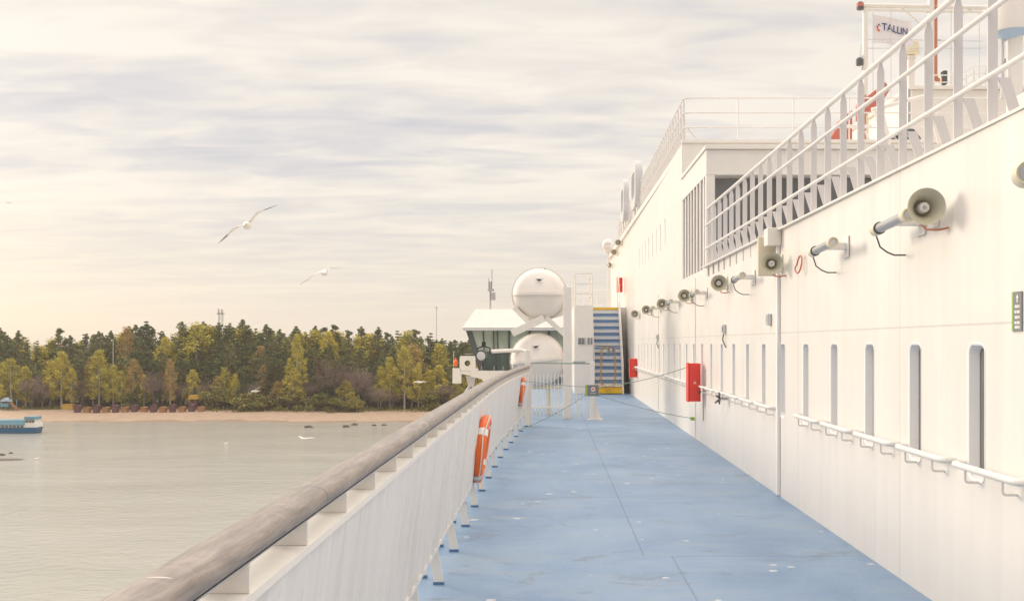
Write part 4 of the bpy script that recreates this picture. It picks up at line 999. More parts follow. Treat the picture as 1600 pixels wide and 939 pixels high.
# inner coaming behind the railing at the right
m = MB(); m.prism([(3.4, 6.8, 3.0), (3.4, 6.8, 3.42), (3.4, 12.5, 3.42), (3.4, 12.5, 3.0)], (2.5, 0, 0))
solo('deck_locker', m, 'white_paint', (3.6, 7, 3.0), 'long low white locker on the upper deck behind the railing at the right', 'locker', bevel=0.02)
m = MB(); q = P(1594, 170, 6.2); m.box(q.x - 0.02, q.x + 0.2, 6.1, 6.3, 3.052, q.z + 0.09)
solo('bollard_box', m, 'white_paint', q, 'small white box standing on the wall top at the right edge', 'box', bevel=0.02)
# red crane and rescue boat gear
cr = thing('red_crane', Q(1335, 225, -1.5), 'dull red folded crane behind the upper railing', 'crane')
m = MB(); m.prism([Q(1296, 219, -1.6), Q(1316, 185, -1.6), Q(1332, 172, -1.6), Q(1332, 219, -1.6)], (0, 0.5, 0)); part('base', m, 'red_dull', cr, 0.02)
m = MB(); m.prism([Q(1344, 160, -1.6), Q(1384, 128, -1.6), Q(1391, 140, -1.6), Q(1376, 165, -1.6), Q(1344, 186, -1.6)], (0, 0.4, 0)); part('boom', m, 'red_dull', cr, 0.02)
m = MB(); m.tube([Q(1347, 150, -1.4), Q(1347, 235, -1.4)], 0.10, 10); part('column', m, 'copper_pipe', cr)
m = MB(); m.tube([Q(1320, 197, -1.7), Q(1362, 197, -1.7)], 0.035, 8); m.tube([Q(1376, 165, -1.7), Q(1395, 235, -1.7)], 0.035, 8); m.tube([Q(1352, 205, -1.7), Q(1366, 235, -1.7)], 0.03, 8); part('hydraulic_ram', m, 'white_paint', cr)
wn = thing('winch', P(1405, 235, 20), 'dark grey covered winch behind the upper railing', 'winch')
m = MB(); m.prism([P(1380, 262, 20), P(1380, 222, 20), P(1398, 205, 20), P(1428, 200, 20), P(1440, 215, 20), P(1440, 262, 20)], (0, 0.8, 0)); part('cover', m, 'dark_grey', wn, 0.04)
m = MB()
for k in range(4): m.tube([P(1386 + k * 8, 215 - k * 3, 19.95), P(1402 + k * 8, 230 - k * 3, 19.95)], 0.02, 6)
m.tube([P(1420, 140, 20.3), P(1420, 205, 20.3)], 0.04, 8); part('lever', m, 'grey_metal', wn)
m = MB(); m.lathe(P(1395, 243, 19.9), (-1, -0.3, 0), [(0, 0.05), (0.02, 0.18), (0.3, 0.18), (0.32, 0.05)], 16); part('drum', m, 'black_rubber', wn)
# white braces of the davit
dv = thing('davit', P(1370, 262, 19), 'pair of thin white slanted davit legs between the railing bars', 'davit')
for a_, b_ in (((1368, 175), (1392, 272)), ((1374, 170), (1402, 272)), ((1450, 150), (1476, 225)), ((1446, 150), (1468, 225))):
    m = MB(); m.tube([P(*a_, 19), P(*b_, 19)], 0.045, 8); part('leg', m, 'white_paint', dv)
m = MB(); m.tube([P(1362, 172, 19), P(1455, 148, 19)], 0.04, 8); part('crosspiece', m, 'white_paint', dv)
# dark speaker pair and tiny rail by the mast
for px, lb in ((1475, 'dark box beside the copper pipe, left one of a pair'), (1494, 'dark box beside the copper pipe, right one of a pair'), (1573, 'dark box on the far rail just left of the thick dome post')):
    m = MB(); q = Q(px, 122 if px < 1550 else 100); s_ = 1.0 if px < 1550 else 0.8
    m.box(q.x - 0.06 * s_, q.x + 0.06 * s_, q.y - 0.1, q.y + 0.1, q.z - 0.20 * s_, q.z + 0.18 * s_); m.tube([q - Vector((0, 0, 0.18)), q - Vector((0, 0, 0.5))], 0.025, 6)
    solo('lamp_box', m, 'dark_grey', q, lb, 'box', bevel=0.015)
fr_ = thing('mast_railing', Q(1500, 135), 'thin white railing on the mast house roof', 'railing')
for py in (104, 115, 126): m = MB(); m.tube([Q(1452, py + 14, -0.5), Q(1498, py + 14, -0.5), Q(1522, py, -0.5), Q(1600, py, -0.5)], 0.016, 6); part('rail', m, 'white_paint', fr_)
for px in (1455, 1470, 1485, 1498, 1510, 1522, 1540, 1558, 1576):
    m = MB(); m.tube([Q(px, 108 if px > 1520 else 118, -0.5), Q(px, 152, -0.5)], 0.016, 6); part('stanchion', m, 'white_paint', fr_)

# ------------------------------------------------------------------ gulls
def gull(D, spine, body, label, wing_dark=0.35, pose='flying', nose=(0.3, -1, 0), th=0.02, chord=0.24):
    """spine: wing line in photo pixels, left tip to right tip; body: pixel of the body"""
    c = P(body[0], body[1], D); k = D / F
    mb = MB(); ax = Vector(nose).normalized(); L_ = 0.42
    mb.lathe(c - ax * L_ * 0.5, ax, [(-0.06, 0.012), (0.0, 0.05), (0.08, 0.065), (0.2, 0.072), (0.30, 0.055), (0.34, 0.043), (0.38, 0.045), (0.42, 0.032), (0.44, 0.012), (0.48, 0.004)], 12)
    side = ax.cross(Vector((0, 0, 1))).normalized()
    mb.prism([c - ax * 0.2 + side * 0.03, c - ax * 0.2 - side * 0.03, c - ax * 0.36 - side * 0.08, c - ax * 0.36 + side * 0.08], (0, 0, 0.012))
    pts = [P(x, y, D) for x, y in spine]; n = len(pts); fwd = Vector((ax.x * 0.2, -1, -0.12)).normalized()
    vs = []; fs = []
    for i, p in enumerate(pts):
        e = abs(2 * i / (n - 1) - 1); ch_ = chord * (1 - e ** 2.2) ** 0.6 + 0.02; sw = -0.14 * e ** 2
        for a_, b_ in ((0.4, 0), (0.1, 0.5), (-0.55, 0), (0.1, -0.35)):
            vs.append(p + fwd * (ch_ * a_ + sw) + Vector((0, 0, b_ * th * (1.2 - e))))
    for i in range(n - 1):
        for q in range(4): fs.append((i * 4 + q, i * 4 + (q + 1) % 4, i * 4 + 4 + (q + 1) % 4, i * 4 + 4 + q))
    fs += [(3, 2, 1, 0), ((n - 1) * 4, (n - 1) * 4 + 1, (n - 1) * 4 + 2, (n - 1) * 4 + 3)]
    nb = len(mb.f); mb.add(vs, fs)
    me = mb.mesh('gull', 'gull_white', c); me.materials.append(MATS['gull_grey'])
    for i in range(n - 1):
        e = abs(2 * (i + 0.5) / (n - 1) - 1)
        if e > 1 - wing_dark:
            for q in range(4): me.polygons[nb + i * 4 + q].material_index = 1
    o = bpy.data.objects.new('gull', me); o.location = c; COL.objects.link(o); tag(o, label, 'gull', 'gulls over the water')
gull(17, [(337, 381), (345, 375), (354, 367), (363, 359), (372, 354), (380, 353), (386, 352), (390, 347), (396, 339), (402, 332), (412, 328), (422, 324), (432, 320)], (386, 352), 'largest gull, wings spread wide in the open sky at left', 0.4)
gull(20, [(467, 447), (471, 442), (476, 440), (482, 436), (488, 431), (494, 427), (500, 425), (505, 425), (510, 422), (515, 420), (520, 419), (526, 419), (532, 420)], (507, 426), 'gull gliding with a bent dark wing in the sky, lower right of the largest one', 0.42, nose=(0.25, -1, -0.1), chord=0.16)
gull(62, [(387, 619), (391, 614), (395, 611), (398, 609), (402, 607), (406, 605), (411, 604)], (398, 611), 'white gull flying in front of the dark trees above the beach', 0.2, nose=(-0.8, -0.6, 0))
gull(70, [(645, 600), (648, 597), (652, 596), (656, 597), (660, 596), (664, 596), (668, 598)], (656, 597), 'white gull flying before the yellow birches just left of the cap rail', 0.15, nose=(0.9, -0.4, 0))
gull(72, [(462, 683), (467, 682), (472, 684), (476, 685), (482, 684), (488, 684), (494, 687)], (476, 685), 'pale gull skimming low over the water near the cap rail', 0.2, nose=(-0.9, -0.4, 0))
gull(120, [(10, 318), (12, 316), (14, 316), (16, 316), (19, 318)], (14, 317), 'tiny gull high in the sky at the far left edge', 0.3)
def swimmer(px, py, label):
    D = 22.0 * F / (py - VY); c = P(px, py, D); c.z = SEA; mb = MB(); s_ = 1.6
    mb.lathe(c + Vector((-0.3 * s_, 0, 0.08 * s_)), (1, 0, 0), [(0, 0.02), (0.12 * s_, 0.10 * s_), (0.35 * s_, 0.13 * s_), (0.5 * s_, 0.09 * s_), (0.55 * s_, 0.03)], 12)
    mb.ball(c + Vector((0.22 * s_, 0, 0.26 * s_)), 0.07 * s_, 0.06 * s_, 0.06 * s_); mb.tube([c + Vector((0.18 * s_, 0, 0.12 * s_)), c + Vector((0.21 * s_, 0, 0.25 * s_))], 0.05 * s_, 8)
    o = solo('gull', mb, 'gull_white', c, label, 'gull', 'gulls swimming on the water')
swimmer(353, 694, 'tiny white gull swimming in open water below the beach')
swimmer(57, 718, 'tiny white gull swimming right of the low rocks at left')

# ------------------------------------------------------------------ excursion boat
DB = 234.0
bt = thing('excursion_boat', (-130, DB, SEA), 'small blue and white excursion boat entering at the left edge of the water', 'boat')
def B(px, py, d=0.0): return P(px, py, DB + d)
m = MB(); m.prism([B(-40, 677.5, 0), B(53, 677, 0), B(56, 668, 0), B(-42, 668, 0)], (0, 3.6, 0)); part('hull', m, 'boat_blue', bt, 0.1)
m = MB(); m.prism([B(-40, 667.8, .1), B(56, 667.8, .1), B(56, 661, .1), B(-40, 664, .1)], (0, 3.4, 0)); part('bulwark', m, 'white_paint', bt, 0.05)
m = MB(); m.prism([B(-36, 664, .4), B(37, 664, .4), B(37, 657, .4), B(-36, 657, .4)], (0, 2.8, 0)); part('cabin', m, 'white_paint', bt)
for k in range(12):
    m = MB(); x = -34 + k * 6; m.prism([B(x, 668, .0), B(x + 4.4, 668, .0), B(x + 4.4, 664.2, .0), B(x, 664.2, .0)], (0, 0.09, 0)); part('window', m, 'glass_dark', bt, smooth=False)
m = MB(); m.prism([B(-38, 664, -0.2), B(38, 664, -0.2), B(38, 656, 0.2), B(-38, 657, 0.2)], (0, 3.9, 0)); part('roof', m, 'boat_roof', bt)
m = MB(); m.prism([B(38, 668, .3), B(54, 668, .3), B(54, 655, .3), B(39, 655, .3)], (0, 2.8, 0)); part('wheelhouse', m, 'white_paint', bt)
m = MB(); m.prism([B(37, 655, .1), B(55, 655, .1), B(54, 651, .1), B(38, 651, .1)], (0, 3.2, 0)); part('wheelhouse_roof', m, 'boat_roof', bt)
for k in range(3):
    m = MB(); x = 39.5 + k * 5; m.prism([B(x, 660, .18), B(x + 4, 660, .18), B(x + 4, 656, .18), B(x, 656, .18)], (0, 0.1, 0)); part('window', m, 'glass_dark', bt, smooth=False)
m = MB()
for x in (18, 24, 30): m.tube([B(x, 657, 1), B(x, 652, 1)], 0.05, 6)
m.tube([B(18, 652.5, 1), B(30, 652.5, 1)], 0.05, 6); part('rail', m, 'white_paint', bt)

# ------------------------------------------------------------------ beach: huts, kiosks, rocks
def on_shore(px, py):
    """where the line of sight through a photo point meets the sloping shore"""
    D = 230.0
    while D < 420:
        q = P(px, py, D)
        if q.z <= gz(q.x, D): return Vector((q.x, D, gz(q.x, D)))
        D += 0.5
    q = P(px, py, 300); return Vector((q.x, 300, gz(q.x, 300)))
ORD = ['first', 'second', 'third', 'fourth', 'fifth', 'sixth', 'seventh', 'eighth']
def hut(q, colr, label, group='beach huts in a row', w_=2.0, h_=1.9, d=1.8, name='beach_hut'):
    o = thing(name, q, label, 'beach hut', group); x, y, z = q
    mb = MB(); mb.box(x - w_ / 2, x + w_ / 2, y, y + d, z - 0.2, z + h_ * 0.8); part('wall', mb, colr, o)
    mb = MB(); mb.prism([(x - w_ * 0.56, y - 0.1, z + h_ * 0.8), (x + w_ * 0.56, y - 0.1, z + h_ * 0.8), (x + w_ * 0.5, y - 0.1, z + h_ * 0.88), (x, y - 0.1, z + h_ * 0.93), (x - w_ * 0.5, y - 0.1, z + h_ * 0.88)], (0, d + 0.2, 0)); part('roof', mb, colr, o)
    mb = MB(); mb.box(x - 0.35, x + 0.35, y - 0.03, y - 0.005, z, z + h_ * 0.68); part('door', mb, colr, o)
    return o
po = [0, 0]
for i in range(14):
    px = 119 + i * 14.9; q = on_shore(px, 645 - 0.1 * i)
    k = i % 2; colr = 'hut_purple' if k == 0 else 'hut_orange'
    hut(q, colr, f"{ORD[po[k]]} {'purple' if k == 0 else 'orange'} beach hut from the left in the row on the sand", w_=1.4 + 0.3 * (k == 1), h_=2.5 if k == 0 else 1.8); po[k] += 1
q = on_shore(295, 642); q.y += 4
o = thing('lookout', q, 'purple lifeguard lookout with a bright yellow roof above the right end of the hut row', 'lookout')
m = MB()
for dx_ in (-1, 1):
    for dy_ in (0, 1.6): m.tube([(q.x + dx_, q.y + dy_, q.z), (q.x + dx_, q.y + dy_, q.z + 4.0)], 0.12, 6)
part('leg', m, 'hut_purple', o)
m = MB(); m.box(q.x - 1.2, q.x + 1.2, q.y - 0.2, q.y + 1.8, q.z + 1.6, q.z + 2.6); part('cabin', m, 'hut_purple', o)
m = MB(); m.prism([(q.x - 1.6, q.y - 0.5, q.z + 3.4), (q.x + 1.6, q.y - 0.5, q.z + 3.4), (q.x + 1.3, q.y - 0.5, q.z + 4.7), (q.x - 1.3, q.y - 0.5, q.z + 4.7)], (0, 2.6, 0)); part('roof', m, 'kiosk_yellow', o)
q = on_shore(105, 640)
hut(q, 'kiosk_yellow', 'yellow beach kiosk between bare trees left of the hut row', None, 3.3, 1.9, 2, 'kiosk')
q = on_shore(12, 641)
o = thing('playground', q, 'blue and orange playground frame on the sand at the far left', 'playground')
m = MB(); m.box(q.x - 2.4, q.x + 0.2, q.y, q.y + 2, q.z + 1, q.z + 2.2); part('platform', m, 'boat_roof', o)
m = MB(); m.prism([(q.x + 0.3, q.y, q.z + 2.4), (q.x + 0.9, q.y, q.z + 2.4), (q.x + 3.2, q.y, q.z + 0.3), (q.x + 2.6, q.y, q.z + 0.1)], (0, 0.8, 0)); part('slide', m, 'hut_orange', o)
m = MB()
for dx_ in (-2.3, 0, 2.2): m.tube([(q.x + dx_, q.y + 1, q.z), (q.x + dx_, q.y + 1, q.z + 3.4)], 0.13, 6)
part('pole', m, 'boat_roof', o)
m = MB(); m.prism([(q.x - 2.6, q.y, q.z + 2.7), (q.x + 0.4, q.y, q.z + 2.7), (q.x - 1.1, q.y, q.z + 3.9)], (0, 2.2, 0)); part('roof', m, 'pale_blue', o)
q = on_shore(148, 632); m = MB()
for dx_ in (-4.0, 0, 4.0): m.tube([(q.x + dx_, q.y, q.z), (q.x + dx_, q.y, q.z + 2.4 + 0.1 * dx_)], 0.08, 6)
m.prism([(q.x - 5, q.y - 0.1, q.z + 2.0), (q.x + 5, q.y - 0.1, q.z + 2.9), (q.x + 5, q.y - 0.1, q.z + 3.1), (q.x - 5, q.y - 0.1, q.z + 2.2)], (0, 2.5, 0))
solo('shelter', m, 'light_grey', q, 'pale open shelter roof under the birches behind the huts', 'shelter')

def rock(px, py, wpx, label):
    D = 22.0 * F / (py - VY); c = P(px, py, D); c.z = SEA; s_ = wpx * D / F / 2; mb = MB(); rr = random.Random(int(px * 7 + py))
    mb.ball(c + Vector((0, 0, 0.05)), s_, s_ * 0.6, s_ * 0.42, 14, 9)
    mb.v = [v_ + Vector((rr.uniform(-1, 1), rr.uniform(-1, 1), rr.uniform(-1, 1))) * s_ * 0.13 for v_ in mb.v]
    solo('rock', mb, 'rock', c, label, 'rock', 'rocks in the shallow water')
rock(482, 668, 14, 'dark rock in the shallows, leftmost of the group left of the cap rail')
rock(541, 667, 12, 'dark rock in the shallows below the purple bare trees')
rock(554, 664, 11, 'dark rock close to the sand, second from the left near the purple trees')
rock(585, 665, 8, 'dark rock in the shallows near the cap rail, left of the last one')
rock(600, 664.5, 8, 'last dark rock in the shallows, closest to the cap rail')
rock(3, 711, 10, 'bare rock cut off by the left edge of the water')
rock(17, 708, 7, 'small bare rock just right of the one at the left edge')
m = MB(); c = P(5, 718, 22 * F / (718 - VY)); c.z = SEA
m.ball(c, 4.0, 2.0, 0.15, 18, 6); solo('shoal', m, 'rock', c, 'low wet shoal around the two rocks at the left edge', 'shoal')

# comm tower and light poles
q = P(345, 520, 345); tw_ = thing('radio_tower', (q.x, 345, gz(q.x, 345)), 'thin lattice radio tower rising above the pines', 'tower')
zt = P(345, 484, 345).z; m = MB()
for k in range(4):
    a_ = R(45 + 90 * k); m.tube([(q.x + 1.1 * math.cos(a_), 345 + 1.1 * math.sin(a_), gz(q.x, 345)), (q.x + 0.8 * math.cos(a_), 345 + 0.8 * math.sin(a_), zt)], 0.10, 5)
zz = gz(q.x, 345)
while zz < zt - 2:
    m.tube([(q.x - 0.8, 344.4, zz), (q.x + 0.8, 344.4, zz + 2)], 0.06, 4); m.tube([(q.x + 0.8, 344.4, zz), (q.x - 0.8, 344.4, zz + 2)], 0.06, 4); zz += 2
part('lattice', m, 'grey_metal', tw_)
m = MB(); m.box(q.x - 1.1, q.x + 1.1, 344.2, 345.8, zt - 1.6, zt - 1.2); m.box(q.x - 0.7, q.x - 0.4, 344, 344.3, zt - 1.2, zt + 0.4); m.box(q.x + 0.5, q.x + 0.8, 344, 344.3, zt - 1.2, zt + 0.2); part('antenna', m, 'grey_metal', tw_)
q = P(682, 520, 345); m = MB(); m.tube([(q.x, 345, gz(q.x, 345)), (q.x, 345, P(682, 479, 345).z)], 0.12, 6); m.box(q.x - 0.4, q.x + 0.4, 344.8, 345.2, P(682, 480, 345).z - 0.3, P(682, 480, 345).z)
solo('far_mast', m, 'light_grey', (q.x, 345, gz(q.x, 345)), 'hair thin pale mast above the trees left of the bridge wing', 'mast')
q = on_shore(163, 641); q.y += 6; m = MB(); m.tube([q, (q.x, q.y, P(163, 530, q.y).z)], [0.12, 0.07], 8)
solo('flagpole', m, 'rail_paint', q, 'pale flagpole among the birches behind the beach huts', 'flagpole')

# ------------------------------------------------------------------ trees
def leafset(mb, clumps, size, per, rr, flat=0.6):
    for (cx, cy, cz, rad) in clumps:
        for _ in range(per):
            while True:
                a, b, c_ = rr.uniform(-1, 1), rr.uniform(-1, 1), rr.uniform(-1, 1)
                d2 = a * a + b * b + c_ * c_
                if d2 < 1: break
            k = rad * (0.55 + 0.45 * d2 ** 0.5)
            p = Vector((cx + a * k, cy + b * k, cz + c_ * k * flat))
            s_ = size * rr.uniform(0.6, 1.4)
            n_ = Vector((rr.gauss(0, 1), rr.gauss(0, 1), rr.gauss(0, 1) + 0.4)).normalized()
            t = n_.orthogonal().normalized(); t.rotate(Matrix.Rotation(rr.uniform(0, 6.28), 3, n_)); u_ = n_.cross(t)
            o_ = len(mb.v); mb.v += [p + t * s_, p + u_ * s_ * 0.6, p - t * s_, p - u_ * s_ * 0.6]; mb.f.append((o_, o_ + 1, o_ + 2, o_ + 3))
def limb(mb, a, b, r0, r1, rr, n=5):
    a, b = Vector(a), Vector(b); pts = []
    for i in range(5):
        t = i / 4; pts.append(a.lerp(b, t) + Vector((rr.uniform(-1, 1), rr.uniform(-1, 1), rr.uniform(-.4, .4))) * (b - a).length * 0.05 * (0 < t < 1))
    mb.tube(pts, [r0 + (r1 - r0) * i / 4 for i in range(5)], n)
def proto(kind, seed):
    """unit-height (20 m) tree: returns (trunk mesh, crown mesh)"""
    rr = random.Random(seed); T = MB(); Cw = MB(); H = 20.0
    bend = rr.uniform(-0.6, 0.6)
    def tx(z): return bend * math.sin(z / H * 2.2)
    if kind == 'pine':
        T.tube([(tx(z), 0, z) for z in (-0.6, 3, 7, 11, 15, 19)], [0.28, 0.24, 0.21, 0.17, 0.11, 0.04], 7)
        cl_ = []; z = rr.uniform(3.5, 6.5); wide_ = rr.uniform(0.85, 1.2); top = rr.uniform(1.0, 1.5)
        while z < 19.5:
            f_ = (z - 3.5) / 16; rad = wide_ * (2.7 * min(1, 0.35 + f_ * 2.2) * (1 - f_ ** 3.2) + 0.3 * top) * rr.uniform(0.6, 1.2); k = rr.choice((2, 3, 3, 4)); a0 = rr.uniform(0, 6.28)
            for i in range(k):
                a = a0 + i * 6.28 / k + rr.uniform(-.5, .5); r_ = rad * rr.uniform(0.35, 0.95)
                e = (tx(z) + r_ * math.cos(a), r_ * math.sin(a), z + rr.uniform(-0.3, 0.5)); limb(T, (tx(z), 0, z - 0.5), e, 0.06, 0.02, rr, 4)
                cl_.append((*e, rr.uniform(0.55, 1.15) * (0.6 if z > 17.5 else 1)))
            z += rr.uniform(0.5, 0.9)
        cl_ += [(tx(19.4), 0, 19.3, 0.5), (tx(19.4), 0, 19.9, 0.28)]; leafset(Cw, cl_, 0.17, 52, rr, 0.8)
        return T, Cw, 'bark_pine', 'leaf_pine'
    if kind == 'spruce':
        T.tube([(0, 0, z) for z in (-0.6, 6, 12, 19.5)], [0.28, 0.22, 0.14, 0.03], 7); cl_ = []; z = 2.0
        while z < 19.8:
            rad = 2.7 * (1 - z / 20.4) ** 0.85 + 0.1; k = 5 if z < 14 else 3; a0 = rr.uniform(0, 6.28)
            for i in range(k):
                a = a0 + i * 6.28 / k; r_ = rad * rr.uniform(0.55, 1.0)
                cl_.append((r_ * math.cos(a) * 0.75, r_ * math.sin(a) * 0.75, z - r_ * 0.25, max(0.22, rad * rr.uniform(0.32, 0.5))))
            z += rr.uniform(0.6, 0.9)
        leafset(Cw, cl_, 0.18, 34, rr, 0.5); return T, Cw, 'bark_grey', 'leaf_spruce'
    if kind in ('birch', 'rust'):
        T.tube([(tx(z), 0, z) for z in (-0.6, 4, 8, 12, 16, 19)], [0.24, 0.20, 0.16, 0.12, 0.07, 0.02], 7); cl_ = []; z = rr.uniform(3.0, 5.0)
        while z < 19.7:
            f_ = (z - 3) / 17; rad = (4.0 * math.sin(min(1, f_ * 0.80 + 0.24) * math.pi) ** 0.9 + 0.35) * rr.uniform(0.7, 1.1); k = rr.choice((2, 3, 3)); a0 = rr.uniform(0, 6.28)
            for i in range(k):
                a = a0 + i * 6.28 / k + rr.uniform(-.5, .5); r_ = rad * rr.uniform(0.3, 0.85); e = (tx(z) + r_ * math.cos(a), r_ * math.sin(a), z + 0.4)
                limb(T, (tx(z), 0, z - 0.9), e, 0.05, 0.012, rr, 4); cl_.append((*e, rr.uniform(0.8, 1.3)))
                cl_.append((e[0] * 1.05, e[1] * 1.05, e[2] - rr.uniform(0.6, 1.4), rr.uniform(0.5, 0.9)))
            z += rr.uniform(0.6, 1.0)
        leafset(Cw, cl_, 0.17, 52, rr, 0.9); return T, Cw, 'bark_birch', 'leaf_birch' if kind == 'birch' else 'leaf_rust'
    if kind == 'bare':
        T.tube([(tx(z), 0, z) for z in (-0.6, 2, 5, 9, 14)], [0.40, 0.33, 0.26, 0.18, 0.06], 7); cl_ = []
        for i in range(22):
            z0 = rr.uniform(3, 11); a = rr.uniform(0, 6.28); up = rr.uniform(0.25, 1.1); ln = rr.uniform(4, 8.5) * (1 - z0 / 22)
            e = Vector((tx(z0) + ln * math.cos(a) * math.cos(up), ln * math.sin(a) * math.cos(up), z0 + ln * math.sin(up) + 2.0)); limb(T, (tx(z0), 0, z0), e, 0.12, 0.03, rr, 5)
            for j in range(7):
                b_ = e + Vector((rr.uniform(-2.3, 2.3), rr.uniform(-2.3, 2.3), rr.uniform(-0.8, 2.4))); limb(T, Vector((tx(z0), 0, z0)).lerp(e, rr.uniform(0.4, 1)), b_, 0.04, 0.012, rr, 3); cl_.append((*b_, 1.1))
        # fine twigs: slivers
        for (x, y_, z, r_) in cl_:
            for _ in range(34):
                p = Vector((x + rr.gauss(0, .7), y_ + rr.gauss(0, .7), z + rr.gauss(0, .6))); d_ = Vector((rr.gauss(0, 1), rr.gauss(0, 1), abs(rr.gauss(0, 1)) + 0.3)).normalized() * rr.uniform(0.35, 0.8); s_ = d_.orthogonal().normalized() * 0.035
                o_ = len(Cw.v); Cw.v += [p - s_, p + s_, p + d_]; Cw.f.append((o_, o_ + 1, o_ + 2))
        return T, Cw, 'bark_grey', 'leaf_bare'
    if kind == 'bush':
        cl_ = []
        for i in range(16):
            a = rr.uniform(0, 6.28); r_ = rr.uniform(0, 6.5); z = rr.uniform(2, 16) * (1 - (r_ / 11) ** 2); e = (r_ * math.cos(a), r_ * math.sin(a), z); limb(T, (r_ * 0.15 * math.cos(a), r_ * 0.15 * math.sin(a), -0.6), e, 0.3, 0.08, rr, 4); cl_.append((*e, rr.uniform(3.0, 4.6)))
        leafset(Cw, cl_, 0.55, 110, rr, 0.8); return T, Cw, 'bark_grey', 'leaf_bush'
PROTO = {}
for kind, cnt in (('pine', 6), ('spruce', 3), ('birch', 4), ('rust', 2), ('bare', 3), ('bush', 3)):
    PROTO[kind] = []
    for s_ in range(cnt):
        T, Cw, bm_, lm_ = proto(kind, 100 + s_ * 17 + len(kind))
        PROTO[kind].append((T.mesh('trunk', bm_), Cw.mesh('crown', lm_, smooth=False)))
def tree(kind, px, D, topy, label, group, wide=1.0, base=None):
    if kind in ('birch', 'rust'): wide *= 1.3
    x = (px - VX) * D / F; z0 = gz(x, D) if base is None else base
    H = max(2.0, P(px, topy, D).z - z0); k = H / 20.0
    nm = {'pine': 'pine_tree', 'spruce': 'spruce_tree', 'birch': 'birch_tree', 'rust': 'birch_tree', 'bare': 'bare_tree', 'bush': 'bush'}[kind]
    o = bpy.data.objects.new(nm, None); o.location = (x, D, z0); COL.objects.link(o); o.rotation_euler = (0, 0, rng.uniform(0, 6.28)); o.scale = (k * wide, k * wide, k)
    tag(o, label, {'pine': 'tree', 'bush': 'bush'}.get(kind, 'tree'), group)
    tm_, cm_ = rng.choice(PROTO[kind])
    for n_, me in (('stem' if kind == 'bush' else 'trunk', tm_), ('foliage' if kind == 'bush' else 'crown', cm_)):
        c_ = bpy.data.objects.new(n_, me); COL.objects.link(c_); c_.parent = o
SKY = [(-60, 515), (0, 514), (28, 518), (45, 528), (60, 530), (90, 513), (110, 524), (130, 519), (155, 518), (178, 516), (200, 509), (228, 498), (255, 517), (268, 522), (285, 502), (300, 512), (315, 502), (345, 506), (362, 505), (380, 498), (400, 511), (415, 508), (440, 515), (460, 510), (478, 518), (495, 510), (520, 508), (545, 516), (565, 511), (590, 512), (605, 521), (620, 513), (650, 516), (672, 517), (690, 530), (705, 534), (730, 536), (760, 538), (900, 540)]
def sky_y(px):
    for (a, ya), (b, yb) in zip(SKY, SKY[1:]):
        if a <= px <= b: return ya + (yb - ya) * (px - a) / (b - a)
    return 525
def zone(px):
    for lim, t in ((60, 'left of the beach huts'), (120, 'above the yellow kiosk'), (220, 'behind the left huts'), (320, 'behind the right huts'), (400, 'around the radio tower'), (480, 'above the middle of the beach'), (560, 'behind the large purple bare tree'), (640, 'behind the yellow birches'), (2000, 'beside the bridge wing')):
        if px < lim: return t
# skyline row
for px, ty in SKY[1:-2]:
    t = rng.choice(('pine', 'pine', 'pine', 'spruce'))
    tree(t, px + rng.uniform(-2, 2), rng.uniform(318, 330), ty + rng.uniform(-1, 2), f'tall dark {t} on the skyline {zone(px)}', f'skyline {t}s {zone(px)}', rng.uniform(1.15, 1.5))
px = -28.0
while px < 905:
    t = rng.choice(('pine', 'pine', 'pine', 'spruce', 'pine', 'pine', 'birch', 'birch', 'birch'))
    tree(t, px, rng.uniform(321, 345), sky_y(px) + rng.uniform(3, 16), f'{dict(birch="olive", rust="tan").get(t, "dark")} {"birch" if t == "rust" else t} inside the forest {zone(px)}', f'forest {t} trees {zone(px)}', rng.uniform(1.2, 1.7))
    px += rng.uniform(7, 11)
px = -30.0
while px < 760:
    t = rng.choice(('pine', 'pine', 'spruce'))
    tree(t, px, rng.uniform(308, 317), sky_y(px) + rng.uniform(24, 48), f'lower dark {t} below the skyline {zone(px)}', f'lower {t}s {zone(px)}', rng.uniform(1.4, 1.9))
    px += rng.uniform(12, 19)
px = 676.0
while px < 900:
    tree(rng.choice(('pine', 'spruce')), px, rng.uniform(330, 350), rng.uniform(529, 536), 'dark conifer closing the low skyline beside the bridge wing', 'low skyline conifers beside the bridge wing', 1.5)
    px += rng.uniform(6, 9)
# young dark conifers filling the shade at the forest edge
px = -20.0
while px < 740:
    tree(rng.choice(('spruce', 'pine', 'pine')), px, rng.uniform(305, 313), rng.uniform(568, 604), f'short dark young conifer at the forest foot {zone(px)}', f'young conifers {zone(px)}', 2.1)
    px += rng.uniform(9, 15)
